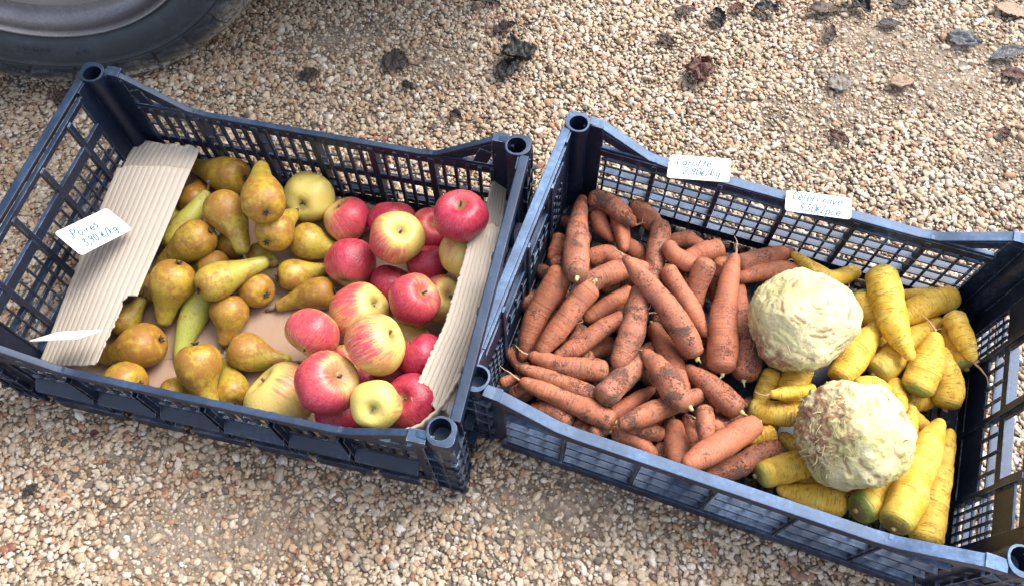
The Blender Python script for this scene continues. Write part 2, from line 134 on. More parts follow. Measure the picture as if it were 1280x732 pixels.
 {"pts":[[0.2537,0.2775,0.0561,0.0126],[0.2393,0.2828,0.056,0.0126]],"dirt":0.9,"stub":0,"hair":0,"order":0,"label":"soil dark carrot buried under the top layer of orange carrots"},
 {"pts":[[0.2617,0.3634,0.0464,0.0132],[0.284,0.3842,0.0316,0.0135]],"dirt":0.9,"stub":0,"hair":0,"order":0,"label":"soil dark carrot buried under the top layer of orange carrots"},
 {"pts":[[0.1565,0.4202,0.0342,0.0137],[0.1421,0.4312,0.0371,0.0138]],"dirt":0.9,"stub":0,"hair":0,"order":0,"label":"soil dark carrot buried under the top layer of orange carrots"},
 {"pts":[[0.0568,0.4509,0.0492,0.0137],[0.0644,0.4733,0.0353,0.014]],"dirt":0.9,"stub":0,"hair":0,"order":0,"label":"soil dark carrot buried under the top layer of orange carrots"},
 {"pts":[[0.0197,0.3555,0.0473,0.0132],[0.0157,0.3414,0.0335,0.0133]],"dirt":0.9,"stub":0,"hair":0,"order":0,"label":"soil dark carrot buried under the top layer of orange carrots"},
 {"pts":[[0.1436,0.4304,0.0612,0.0135],[0.1611,0.4339,0.0532,0.0136]],"dirt":0.9,"stub":0,"hair":0,"order":0,"label":"soil dark carrot buried under the top layer of orange carrots"},
 {"pts":[[0.1325,0.4813,0.0488,0.0139],[0.1235,0.5024,0.0372,0.0142]],"dirt":0.9,"stub":0,"hair":0,"order":0,"label":"soil dark carrot buried under the top layer of orange carrots"},
 {"pts":[[0.1028,0.3171,0.0504,0.0129],[0.0946,0.303,0.0415,0.0129]],"dirt":0.9,"stub":0,"hair":0,"order":0,"label":"soil dark carrot buried under the top layer of orange carrots"},
 {"pts":[[0.2802,0.5074,0.0526,0.014],[0.2997,0.5079,0.0369,0.0142]],"dirt":0.9,"stub":0,"hair":0,"order":0,"label":"soil dark carrot buried under the top layer of orange carrots"},
 {"pts":[[0.2236,0.358,0.031,0.0134],[0.2205,0.3367,0.04,0.0132]],"dirt":0.9,"stub":0,"hair":0,"order":0,"label":"soil dark carrot buried under the top layer of orange carrots"},
 {"pts":[[0.06,0.4108,0.0313,0.0137],[0.0795,0.4042,0.0312,0.0137]],"dirt":0.9,"stub":0,"hair":0,"order":0,"label":"soil dark carrot buried under the top layer of orange carrots"},
 {"pts":[[0.2436,0.2579,0.0422,0.0127],[0.2345,0.2679,0.0815,0.0123]],"dirt":0.9,"stub":0,"hair":0,"order":0,"label":"soil dark carrot buried under the top layer of orange carrots"},
 {"pts":[[0.0158,0.4661,0.0316,0.014],[0.0372,0.4706,0.0316,0.014]],"dirt":0.9,"stub":0,"hair":0,"order":0,"label":"soil dark carrot buried under the top layer of orange carrots"},
 {"pts":[[0.1763,0.3012,0.0307,0.0131],[0.1705,0.2859,0.0306,0.013]],"dirt":0.9,"stub":0,"hair":0,"order":0,"label":"soil dark carrot buried under the top layer of orange carrots"}]
YELLOWS = [{"pts":[[0.4785,0.295,0.047,0.0131],[0.496,0.2776,0.0419,0.0121]],"green":0.3,"order":1,"label":"yellow carrot end in shade between the lower celeriac and the green shouldered carrot"},
 {"pts":[[0.4705,0.3276,0.0499,0.0123],[0.4668,0.2975,0.062,0.0111]],"green":0.2,"order":1,"label":"short piece of yellow carrot in shade beside the lower celeriac"},
 {"pts":[[0.3079,0.268,0.0507,0.012],[0.2908,0.2664,0.0481,0.0111]],"green":0.1,"order":1,"label":"dull yellow carrot glimpsed between two orange carrots"},
 {"pts":[[0.3436,0.2508,0.0409,0.0111],[0.3316,0.2634,0.04,0.0102]],"green":0.1,"order":1,"label":"orange tinged yellow carrot deep beside the lower celeriac"},
 {"pts":[[0.419,0.3318,0.0432,0.0134],[0.4021,0.3221,0.0422,0.0124]],"green":0.1,"order":1,"label":"yellow carrot hidden in the gap between the two celeriacs"},
 {"pts":[[0.5569,0.4536,0.0444,0.0101],[0.5261,0.4518,0.0407,0.0101],[0.511,0.4521,0.0389,0.0091]],"green":0.0,"order":1,"label":"slim yellow carrot mostly behind the big upright yellow one"},
 {"pts":[[0.3572,0.3498,0.0522,0.0182],[0.3387,0.3178,0.0602,0.0168]],"green":0.1,"order":2,"label":"thick pale yellow carrot just below the upper celeriac"},
 {"pts":[[0.3202,0.3437,0.0544,0.0124],[0.3118,0.3269,0.049,0.0123],[0.3028,0.3141,0.0445,0.0085]],"green":0.1,"order":2,"label":"round ended yellow carrot with a thin root beside the dark orange carrot"},
 {"pts":[[0.2912,0.2202,0.0533,0.0153],[0.3211,0.2287,0.0536,0.0181],[0.3575,0.2352,0.0538,0.0145]],"green":0.8,"order":2,"label":"yellow carrot with green shoulder pointing at the dirt speckled carrot"},
 {"pts":[[0.3733,0.1857,0.0492,0.0169],[0.3476,0.1927,0.0463,0.0161],[0.3192,0.2018,0.0431,0.0108]],"green":0.1,"order":2,"label":"blunt yellow carrot lying along the near rim below the lower celeriac"},
 {"pts":[[0.3913,0.1743,0.0709,0.019],[0.4232,0.1905,0.0581,0.0185],[0.4543,0.2193,0.0434,0.0136]],"green":1.0,"order":2,"label":"yellow carrot with a deep green shoulder emerging under the lower celeriac"},
 {"pts":[[0.4584,0.1403,0.0617,0.0171],[0.4828,0.1873,0.0559,0.0168],[0.5114,0.24,0.0498,0.0118],[0.5238,0.2599,0.0475,0.0092]],"green":0.1,"order":2,"label":"pale yellow carrot squeezed against the end wall at the near rim"},
 {"pts":[[0.4598,0.4874,0.0487,0.0102],[0.4267,0.4775,0.0514,0.0122],[0.4071,0.4892,0.0535,0.0102],[0.3844,0.5093,0.0562,0.0072]],"green":0.0,"order":2,"label":"slim long yellow carrot along the back lattice behind the upper celeriac"},
 {"pts":[[0.4518,0.4425,0.0601,0.0168],[0.4586,0.4264,0.057,0.0168],[0.4682,0.4084,0.0534,0.0137]],"green":0.9,"order":2,"label":"green shouldered yellow carrot between the upper celeriac and the big upright one"},
 {"pts":[[0.5586,0.3501,0.0585,0.0152],[0.5574,0.3695,0.0536,0.0145],[0.5584,0.3929,0.0482,0.0117]],"green":0.9,"order":2,"label":"yellow carrot showing its dark cut green end by the end wall"},
 {"pts":[[0.5322,0.3041,0.0514,0.0178],[0.5352,0.3249,0.0571,0.0188],[0.5331,0.3517,0.0646,0.0151]],"green":0.6,"order":2,"label":"yellow carrot standing against the end wall, dark shoulder down"},
 {"pts":[[0.3583,0.3145,0.0765,0.0083],[0.3327,0.3087,0.0808,0.0091],[0.3123,0.3081,0.0844,0.0073]],"green":0.0,"order":3,"label":"slim level yellow carrot between the celeriacs, tip to the orange carrots"},
 {"pts":[[0.292,0.3007,0.0546,0.0121],[0.3102,0.2955,0.0562,0.0158],[0.3434,0.2894,0.0592,0.0157]],"green":0.5,"order":3,"label":"bright lemon yellow carrot with dark cut end beside the lower celeriac"},
 {"pts":[[0.4685,0.2429,0.0442,0.0101],[0.476,0.2696,0.0537,0.011],[0.4807,0.2875,0.0601,0.0074]],"green":0.0,"order":3,"label":"small yellow carrot tip standing up right at the lower celeriac's side"},
 {"pts":[[0.5701,0.4398,0.0595,0.0158],[0.5383,0.4295,0.0592,0.0177],[0.5037,0.4148,0.0589,0.0147]],"green":0.1,"order":3,"label":"stout yellow carrot with a blunt round end near the back corner"},
 {"pts":[[0.4933,0.319,0.0655,0.0196],[0.5028,0.337,0.0723,0.0196],[0.5162,0.3642,0.0826,0.014]],"green":1.0,"order":3,"label":"yellow carrot with bright green crown facing out below the crossing carrot"},
 {"pts":[[0.4033,0.3379,0.0624,0.016],[0.4186,0.3541,0.063,0.019],[0.439,0.3748,0.0638,0.0182],[0.4568,0.3959,0.0646,0.0116]],"green":0.0,"order":3,"label":"smooth yellow carrot leaning on the upper celeriac, thin root up"},
 {"pts":[[0.4244,0.3272,0.0581,0.0085],[0.4419,0.3265,0.0584,0.0094],[0.4553,0.3207,0.0586,0.0084]],"green":0.0,"order":3,"label":"yellow carrot tip lying just above the lower celeriac"},
 {"pts":[[0.4141,0.1546,0.096,0.0183],[0.4366,0.1837,0.0874,0.0205],[0.4792,0.2398,0.0718,0.0169],[0.5045,0.2675,0.0641,0.01]],"green":0.5,"order":4,"label":"longest yellow carrot with a blunt pale tip beside the lower celeriac"},
 {"pts":[[0.5572,0.4037,0.0739,0.0135],[0.5597,0.3764,0.0756,0.0142],[0.5618,0.3553,0.077,0.0094]],"green":0.0,"order":4,"label":"short yellow carrot with a bent root tip by the end wall"},
 {"pts":[[0.4555,0.3444,0.0574,0.0161],[0.4725,0.3574,0.0556,0.0191],[0.5165,0.3909,0.0508,0.0146],[0.5465,0.4093,0.0478,0.0099]],"green":0.5,"order":4,"label":"crossing yellow carrot that runs under the big upright one's tip"},
 {"pts":[[0.4767,0.4628,0.0825,0.0196],[0.4759,0.4393,0.0833,0.0213],[0.4752,0.3938,0.085,0.018],[0.4807,0.3553,0.0865,0.0093]],"green":0.6,"order":5,"label":"big upright yellow carrot on top of the pile, tapering downwards"},
 {"pts":[[0.3242,0.3496,0.0329,0.0154],[0.3441,0.3171,0.0317,0.0141]],"green":0,"order":0,"label":"shaded yellow carrot buried under the top layer of yellow carrots"},
 {"pts":[[0.3396,0.2161,0.032,0.0145],[0.3763,0.2056,0.031,0.0134]],"green":0,"order":0,"label":"shaded yellow carrot buried under the top layer of yellow carrots"},
 {"pts":[[0.3898,0.2104,0.0495,0.0151],[0.4303,0.2326,0.0321,0.0146]],"green":0,"order":0,"label":"shaded yellow carrot buried under the top layer of yellow carrots"},
 {"pts":[[0.4634,0.3775,0.0341,0.0166],[0.4899,0.3995,0.0333,0.0157]],"green":0,"order":0,"label":"shaded yellow carrot buried under the top layer of yellow carrots"},
 {"pts":[[0.5256,0.3758,0.0331,0.0155],[0.4996,0.3546,0.033,0.0154]],"green":0,"order":0,"label":"shaded yellow carrot buried under the top layer of yellow carrots"},
 {"pts":[[0.5179,0.2697,0.0324,0.0148],[0.4881,0.2308,0.0321,0.0146]],"green":0,"order":0,"label":"shaded yellow carrot buried under the top layer of yellow carrots"},
 {"pts":[[0.459,0.313,0.0327,0.0151],[0.5089,0.3113,0.0327,0.0151]],"green":0,"order":0,"label":"shaded yellow carrot buried under the top layer of yellow carrots"},
 {"pts":[[0.551,0.3532,0.032,0.0144],[0.5761,0.3861,0.0311,0.0136]],"green":0,"order":0,"label":"shaded yellow carrot buried under the top layer of yellow carrots"},
 {"pts":[[0.4593,0.1932,0.0319,0.0143],[0.4734,0.1741,0.0318,0.0142]],"green":0,"order":0,"label":"shaded yellow carrot buried under the top layer of yellow carrots"},
 {"pts":[[0.4272,0.4487,0.0325,0.015],[0.4539,0.4243,0.0324,0.0148]],"green":0,"order":0,"label":"shaded yellow carrot buried under the top layer of yellow carrots"},
 {"pts":[[0.5289,0.4274,0.0324,0.0148],[0.5582,0.4381,0.0325,0.0149]],"green":0,"order":0,"label":"shaded yellow carrot buried under the top layer of yellow carrots"},
 {"pts":[[0.3136,0.2869,0.0315,0.014],[0.2874,0.2476,0.0303,0.0127]],"green":0,"order":0,"label":"shaded yellow carrot buried under the top layer of yellow carrots"}]
CELERIACS = [{"p":[0.3537,0.3948,0.1038],"r":0.0628,"label":"large round celeriac between the orange carrots and the yellow ones"},
 {"p":[0.3805,0.248,0.11],"r":0.0599,"label":"large knobbly celeriac near the near rim with brown roots on one side"}]
SHEETS = [{"label":"shorter corrugated piece tucked under the long flap in the crate corner by the tyre","L":[[-0.5374,0.7267,0.069],[-0.5483,0.7037,0.066],[-0.558,0.6774,0.064],[-0.5673,0.6408,0.06]],"R":[[-0.4378,0.7001,0.082],[-0.4441,0.6719,0.081],[-0.4522,0.6396,0.079],[-0.4601,0.6082,0.077]],"ribs":13,"amp":0.0009,"seed":2,"curl":0.004,"endjag":0.006},
 {"label":"long cream corrugated flap lying over the pears, torn notch on its edge","L":[[-0.5514,0.6768,0.078],[-0.5733,0.5972,0.064],[-0.5962,0.4993,0.05],[-0.6185,0.3904,0.036]],"R":[[-0.4408,0.6557,0.092],[-0.461,0.5543,0.09],[-0.4823,0.4641,0.086],[-0.5048,0.3737,0.08]],"cut":[[0,1.1],[0.655,1.1],[0.665,0.9],[0.69,0.86],[0.72,0.89],[1,0.87]],"ribs":13,"amp":0.0009,"seed":5,"curl":0.005,"endjag":0.004},
 {"label":"narrow corrugated piece standing behind the tall red apple in the crate corner","L":[[-0.0172,0.6218,0.12],[-0.023,0.5977,0.118],[-0.0299,0.5666,0.116],[-0.0368,0.5164,0.115]],"R":[[-0.0034,0.6356,0.1],[-0.0029,0.6093,0.1],[-0.007,0.5748,0.102],[-0.0165,0.5221,0.104]],"ribs":6,"amp":0.0012,"seed":8,"endjag":0.005},
 {"label":"frayed cream corrugated flap lying over the apples along the crate end","L":[[-0.0463,0.5298,0.127],[-0.0621,0.461,0.133],[-0.0805,0.3871,0.14],[-0.0992,0.3423,0.142],[-0.1171,0.2962,0.143]],"R":[[-0.0107,0.5376,0.112],[-0.0233,0.4698,0.114],[-0.039,0.403,0.116],[-0.0576,0.3408,0.117],[-0.0769,0.2833,0.118]],"ribs":8,"amp":0.0012,"seed":11,"jag":0.05,"curl":0.003,"endjag":0.01}]
TAGS = {"poires":{"c":[-0.5353,0.5431,0.1232],"X":[0.4558,0.7543,-0.4725],"Y":[-0.7608,0.6057,0.2331],"w":0.0793,"h":0.0458},"carotte":{"c":[0.2468,0.5947,0.146],"X":[0.9618,-0.2313,0.1465],"Y":[0.2502,0.9597,-0.1276],"w":0.0784,"h":0.0412},"celeri":{"c":[0.3868,0.5317,0.1492],"X":[0.962,-0.2593,0.086],"Y":[0.2633,0.9639,-0.039],"w":0.0788,"h":0.0326},"sliver":{"c":[-0.5403,0.3986,0.12],"X":[0.9458,-0.1252,0.2996],"Y":[-0.3124,-0.6019,0.7349],"w":0.075,"h":0.043}}
LEAVES = [{"x":-0.179,"y":0.927,"len":0.0472,"wid":0.0433,"rot":-20,"col":"dark","label":"greyish brown square leaf with a dark stalk on the gravel above the navy crate","stem":1,"crumple":0.2,"curl":0.15},
 {"x":-0.158,"y":0.874,"len":0.0167,"wid":0.0156,"rot":20,"col":"black","label":"tiny black scrap below the greyish brown leaf with a stalk","shape":"scrap","crumple":0.6},
 {"x":0.023,"y":0.929,"len":0.0683,"wid":0.0433,"rot":30,"col":"black","label":"black crumpled leaf lump, the larger of a touching pair","shape":"scrap","crumple":0.9,"curl":0.5},
 {"x":0.004,"y":0.899,"len":0.0494,"wid":0.0314,"rot":55,"col":"black","label":"black crumpled leaf lump, the smaller of a touching pair","shape":"scrap","crumple":0.9,"curl":0.5},
 {"x":0.002,"y":0.992,"len":0.0403,"wid":0.0207,"rot":15,"col":"brown","label":"curled brown leaf just above the pair of black crumpled lumps","crumple":0.5,"curl":0.8},
 {"x":-0.08,"y":0.81,"len":0.0227,"wid":0.0166,"rot":-40,"col":"dark","label":"small dark curled leaf close above the navy crate rim","crumple":0.5,"curl":0.9},
 {"x":-0.318,"y":0.904,"len":0.0338,"wid":0.0286,"rot":10,"col":"dark","label":"faint dark leaf smear nearest the tyre on open gravel","shape":"scrap","crumple":0.3,"curl":0.1},
 {"x":-0.031,"y":1.052,"len":0.0548,"wid":0.0181,"rot":-5,"col":"black","label":"black leaf cut by the top edge above the crumpled pair","shape":"scrap","crumple":0.7},
 {"x":0.316,"y":0.882,"len":0.062,"wid":0.0455,"rot":80,"col":"red","label":"red brown crumpled leaf with black tip above the Carotte card","crumple":0.6,"curl":0.4},
 {"x":0.268,"y":0.954,"len":0.0344,"wid":0.0175,"rot":-25,"col":"brown","label":"thin brown leaf beside a twig left of the red brown crumpled leaf","crumple":0.5},
 {"x":0.291,"y":0.938,"len":0.0448,"wid":0.0043,"rot":-20,"col":"dark","label":"thin dark twig beside the thin brown leaf","shape":"twig"},
 {"x":0.359,"y":0.996,"len":0.0376,"wid":0.0237,"rot":100,"col":"black","label":"black upright leaf above the red brown crumpled leaf","crumple":0.6,"curl":0.7},
 {"x":0.396,"y":1.019,"len":0.0271,"wid":0.0209,"rot":60,"col":"red","label":"small reddish leaf between two dark leaves at the top","crumple":0.4},
 {"x":0.445,"y":1.015,"len":0.0406,"wid":0.0238,"rot":-15,"col":"dark","label":"grey brown crumpled leaf near the top, right of the small reddish leaf","shape":"scrap","crumple":0.6},
 {"x":0.543,"y":1.01,"len":0.0621,"wid":0.0267,"rot":10,"col":"brown","label":"broad brown leaf lying next to the black curled one at the top","crumple":0.4},
 {"x":0.601,"y":1.017,"len":0.0541,"wid":0.0268,"rot":-60,"col":"black","label":"black curled leaf at the top with a hooked end","crumple":0.6,"curl":1.0},
 {"x":0.645,"y":0.975,"len":0.0374,"wid":0.0191,"rot":-5,"col":"dark","label":"smooth dark oval leaf alone on pale gravel","crumple":0.2,"curl":0.5},
 {"x":0.755,"y":0.931,"len":0.0526,"wid":0.0347,"rot":-35,"col":"grey","label":"blue grey weathered leaf with jagged edge","crumple":0.5,"curl":0.2},
 {"x":0.817,"y":0.897,"len":0.0597,"wid":0.0257,"rot":12,"col":"grey","label":"pale grey arched leaf over a red brown one","crumple":0.4,"curl":0.7},
 {"x":0.817,"y":0.856,"len":0.0435,"wid":0.0225,"rot":-15,"col":"red","label":"glossy red brown leaf under the pale grey arched leaf","crumple":0.3,"curl":0.6},
 {"x":0.856,"y":0.995,"len":0.0618,"wid":0.0325,"rot":-12,"col":"tan","label":"flat tan leaf in the upper corner of the gravel","crumple":0.15,"curl":0.2},
 {"x":0.633,"y":0.848,"len":0.0485,"wid":0.0253,"rot":20,"col":"tan","label":"tan ribbed leaf with dark underside shadow on sandy gravel","crumple":0.35,"curl":0.6},
 {"x":0.534,"y":0.852,"len":0.0435,"wid":0.0366,"rot":85,"col":"pale","label":"faded grey skeleton leaf above the celeriac card","crumple":0.25,"curl":0.1},
 {"x":0.542,"y":0.956,"len":0.0345,"wid":0.016,"rot":75,"col":"brown","label":"short brown leaf below the broad brown leaf","crumple":0.4,"curl":0.6},
 {"x":0.509,"y":0.743,"len":0.0369,"wid":0.0162,"rot":-50,"col":"red","label":"broken reddish leaf bits just above the celeriac card","shape":"scrap","crumple":0.6},
 {"x":0.764,"y":0.742,"len":0.0221,"wid":0.0162,"rot":80,"col":"red","label":"small dark red leaf at the far side below the red brown one","crumple":0.5,"curl":0.6},
 {"x":0.806,"y":1.008,"len":0.0324,"wid":0.0037,"rot":-55,"col":"dark","label":"thin dark twig beside the flat tan leaf","shape":"twig"},
 {"x":0.308,"y":1.019,"len":0.0352,"wid":0.0149,"rot":5,"col":"brown","label":"reddish brown leaf fragment near the top above the thin twig","crumple":0.4},
 {"x":0.676,"y":1.021,"len":0.0352,"wid":0.0179,"rot":0,"col":"dark","label":"dark leaf cut by the top edge above the smooth oval leaf","crumple":0.4},
 {"x":-0.712,"y":0.871,"len":0.0335,"wid":0.0283,"rot":60,"col":"brown","label":"brown leaf between the tyre and the navy crate corner","shape":"scrap","crumple":0.5},
 {"x":-0.609,"y":0.241,"len":0.022,"wid":0.011,"rot":40,"col":"dark","label":"dark brown curled scrap on the gravel in front of the navy crate","crumple":0.5,"curl":0.8},
 {"x":-0.544,"y":0.312,"len":0.0113,"wid":0.0091,"rot":10,"col":"red","label":"small dark red leaf scrap in front of the navy crate","crumple":0.4}]

# ------------------------------------------------------------------ camera (solved from the two crates)
CAM_H, TILT, ROLL, FPX = 0.9862, 0.4669, -0.0319, 984.85
cam_data = bpy.data.cameras.new('camera')
cam_data.sensor_width = 36.0
cam_data.lens = 36.0 * FPX / 1280.0
cam_data.clip_start, cam_data.clip_end = 0.01, 500
cam = bpy.data.objects.new('camera', cam_data)
COL.objects.link(cam)
cam.matrix_world = Matrix.Translation((0, 0, CAM_H)) @ Matrix.Rotation(TILT, 4, 'X') @ Matrix.Rotation(ROLL, 4, 'Z')
scene.camera = cam

# ------------------------------------------------------------------ light
SUN_EL = R(52)
SUN_AZ = Vector((0.80, 0.60, 0)).normalized()
sdir = Vector((SUN_AZ.x * math.cos(SUN_EL), SUN_AZ.y * math.cos(SUN_EL), math.sin(SUN_EL)))
world = bpy.data.worlds.new('World')
scene.world = world
world.use_nodes = True
wn = world.node_tree
bg = wn.nodes['Background']
sky = wn.nodes.new('ShaderNodeTexSky')
sky.sky_type = 'NISHITA'
sky.sun_disc = False
sky.sun_elevation = SUN_EL
sky.sun_rotation = math.atan2(SUN_AZ.x, SUN_AZ.y)
sky.dust_density = 4.0
sky.ozone_density = 0.6
hs = wn.nodes.new('ShaderNodeHueSaturation')
hs.inputs['Saturation'].default_value = .55
wn.links.new(sky.outputs[0], hs.inputs['Color'])
wn.links.new(hs.outputs[0], bg.inputs['Color'])
bg.inputs['Strength'].default_value = 0.16
sl = bpy.data.lights.new('sun', 'SUN')
sl.energy = 1.3
sl.angle = R(38)
sl.color = (1.0, 0.95, 0.88)
so = bpy.data.objects.new('sun', sl)
so.rotation_euler = (-sdir).to_track_quat('-Z', 'Y').to_euler()
so.location = sdir * 10
COL.objects.link(so)
vs = scene.view_settings
vs.view_transform = 'Standard'
vs.look = 'None'
vs.gamma = 1
vs.use_curve_mapping = False
vs.exposure = 1.45

# ------------------------------------------------------------------ node helpers
class NT:
    def __init__(s, name):
        s.m = bpy.data.materials.new(name)
        s.m.use_nodes = True
        s.t = s.m.node_tree
        s.b = s.t.nodes['Principled BSDF']
        s.out = s.t.nodes['Material Output']
    def n(s, typ, **kw):
        nd = s.t.nodes.new('ShaderNode' + typ)
        for k, v in kw.items():
            setattr(nd, k, v)
        return nd
    def put(s, sock, v):
        if isinstance(v, bpy.types.NodeSocket):
            s.t.links.new(v, sock)
        elif isinstance(v, (tuple, list)) and len(v) == 3 and sock.type == 'RGBA':
            sock.default_value = (*v, 1)
        else:
            sock.default_value = v
    def math(s, op, a, b=0.0, c=0.0, clamp=False):
        nd = s.n('Math', operation=op, use_clamp=clamp)
        s.put(nd.inputs[0], a); s.put(nd.inputs[1], b); s.put(nd.inputs[2], c)
        return nd.outputs[0]
    def vmath(s, op, a, b=(0, 0, 0), scale=None):
        nd = s.n('VectorMath', operation=op)
        s.put(nd.inputs[0], a); s.put(nd.inputs[1], b)
        if scale is not None: s.put(nd.inputs['Scale'], scale)
        return nd.outputs[0]
    def noise(s, vec, scale, detail=3.0, rough=0.55, dist=0.0, col=False):
        nd = s.n('TexNoise')
        if vec is not None: s.put(nd.inputs['Vector'], vec)
        nd.inputs['Scale'].default_value = scale
        nd.inputs['Detail'].default_value = detail
        nd.inputs['Roughness'].default_value = rough
        nd.inputs['Distortion'].default_value = dist
        return nd.outputs['Color' if col else 'Fac']
    def voro(s, vec, scale, feature='F1', out='Distance', rand=1.0):
        nd = s.n('TexVoronoi', feature=feature)
        if vec is not None: s.put(nd.inputs['Vector'], vec)
        nd.inputs['Scale'].default_value = scale
        nd.inputs['Randomness'].default_value = rand
        return nd.outputs[out]
    def step(s, v, lo, hi, tlo=0.0, thi=1.0):
        nd = s.n('MapRange', interpolation_type='SMOOTHSTEP')
        s.put(nd.inputs['Value'], v)
        for k, x in (('From Min', lo), ('From Max', hi), ('To Min', tlo), ('To Max', thi)):
            s.put(nd.inputs[k], x)
        return nd.outputs[0]
    def mix(s, f, a, b, mode='MIX'):
        nd = s.n('Mix', data_type='RGBA', blend_type=mode)
        s.put(nd.inputs[0], f); s.put(nd.inputs[6], a); s.put(nd.inputs[7], b)
        return nd.outputs[2]
    def ramp(s, f, stops, interp='LINEAR'):
        nd = s.n('ValToRGB')
        r = nd.color_ramp
        r.interpolation = interp
        while len(r.elements) > 1: r.elements.remove(r.elements[-1])
        r.elements[0].position, r.elements[0].color = stops[0][0], (*stops[0][1], 1)
        for p, c in stops[1:]:
            e = r.elements.new(p); e.color = (*c, 1)
        s.put(nd.inputs[0], f)
        return nd.outputs[0]
    def obj(s): return s.n('TexCoord').outputs['Object']
    def geo(s, k): return s.n('NewGeometry').outputs[k]
    def attr(s, name, out='Fac'): return s.n('Attribute', attribute_name=name).outputs[out]
    def ocol(s):
        oi = s.n('ObjectInfo')
        sp = s.n('SeparateColor')
        s.t.links.new(oi.outputs['Color'], sp.inputs[0])
        return sp.outputs[0], sp.outputs[1], sp.outputs[2], oi.outputs['Random']
    def xyz(s, v):
        nd = s.n('SeparateXYZ'); s.put(nd.inputs[0], v); return nd.outputs
    def comb(s, x, y, z):
        nd = s.n('CombineXYZ')
        for i, v in enumerate((x, y, z)): s.put(nd.inputs[i], v)
        return nd.outputs[0]
    def bump(s, h, dist, strength=1.0, normal=None):
        nd = s.n('Bump')
        nd.inputs['Strength'].default_value = strength
        nd.inputs['Distance'].default_value = dist
        s.put(nd.inputs['Height'], h)
        if normal is not None: s.put(nd.inputs['Normal'], normal)
        return nd.outputs[0]
    def fin(s, color, rough=0.5, normal=None, spec=0.5, sss=0.0, sssr=(1, .5, .3), sscale=.004, metal=0.0, coat=0.0):
        s.put(s.b.inputs['Base Color'], color)
        s.put(s.b.inputs['Roughness'], rough)
        s.put(s.b.inputs['Specular IOR Level'], spec)
        s.put(s.b.inputs['Metallic'], metal)
        if coat: s.put(s.b.inputs['Coat Weight'], coat); s.b.inputs['Coat Roughness'].default_value = .15
        if sss:
            s.b.inputs['Subsurface Weight'].default_value = sss
            s.b.inputs['Subsurface Radius'].default_value = sssr
            s.b.inputs['Subsurface Scale'].default_value = sscale
        if normal is not None: s.put(s.b.inputs['Normal'], normal)
        return s.m

def simple(name, col, rough=.6, var=.25, sc=80, metal=0.0, spec=.5):
    t = NT(name)
    o = t.obj()
    n = t.noise(o, sc, 4)
    c = t.mix(n, tuple(x * (1 - var) for x in col), tuple(min(1, x * (1 + var)) for x in col))
    return t.fin(c, rough, t.bump(n, .0006, .5), metal=metal, spec=spec)

# ------------------------------------------------------------------ materials
def m_plastic(name, base, dust, amount):
    t = NT(name)
    o = t.obj()
    up = t.xyz(t.geo('Normal'))[2]
    n1 = t.noise(o, 14, 6, .65)
    n2 = t.noise(o, 160, 4, .7)
    n3 = t.noise(t.vmath('MULTIPLY', o, (30, 30, 220)), 4, 3, .6)
    d = t.math('MULTIPLY', t.step(n1, .42, .75), t.step(n2, .35, .7))
    d = t.math('ADD', t.math('MULTIPLY', d, .40), t.math('MULTIPLY', t.math('MULTIPLY', t.step(up, .4, .97), t.math('ADD', t.step(t.xyz(o)[2], .014, .035, .02, .55), t.step(t.xyz(o)[2], .11, .135, 0, .45))), t.step(n1, .25, .75, .35, 1.0)))  # upward faces: dust plus sky sheen painted in blue, kept dark at the base
    d = t.math('ADD', d, t.math('MULTIPLY', t.step(n3, .60, .75), .30))
    d = t.math('MULTIPLY', t.math('MULTIPLY', d, t.step(n2, .2, .8, .8, 1.15)), amount, clamp=True)
    c = t.mix(n1, tuple(x * .8 for x in base), tuple(x * 1.2 for x in base))
    c = t.mix(d, c, dust)
    sc = t.noise(t.vmath('MULTIPLY', o, (300, 300, 90)), 1.0, 4, .75)
    c = t.mix(t.math('MULTIPLY', t.step(sc, .66, .74), t.step(n1, .40, .62, .1, .8)), c, (.38, .40, .42))
    bv = t.n('Bevel', samples=4)
    bv.inputs['Radius'].default_value = .0016
    dp = t.n('VectorMath', operation='DOT_PRODUCT')
    t.put(dp.inputs[0], bv.outputs[0]); t.put(dp.inputs[1], t.geo('Normal'))
    edge = t.step(dp.outputs['Value'], .95, .80)
    wear = t.math('MULTIPLY', edge, t.math('MULTIPLY', t.step(n1, .38, .58), t.step(n2, .36, .58)))
    c = t.mix(t.math('MULTIPLY', wear, .75), c, (.40, .45, .50))
    return t.fin(c, t.step(d, 0, 1, .42, .75), t.bump(n2, .0004, .3), spec=.32)
PL1 = m_plastic('navy_plastic', (.0035, .008, .023), (.07, .125, .225), .42)
PL2 = m_plastic('blue_grey_plastic', (.004, .009, .026), (.15, .245, .41), .74)  # near the same navy, with stronger painted sky sheen and dust on top faces

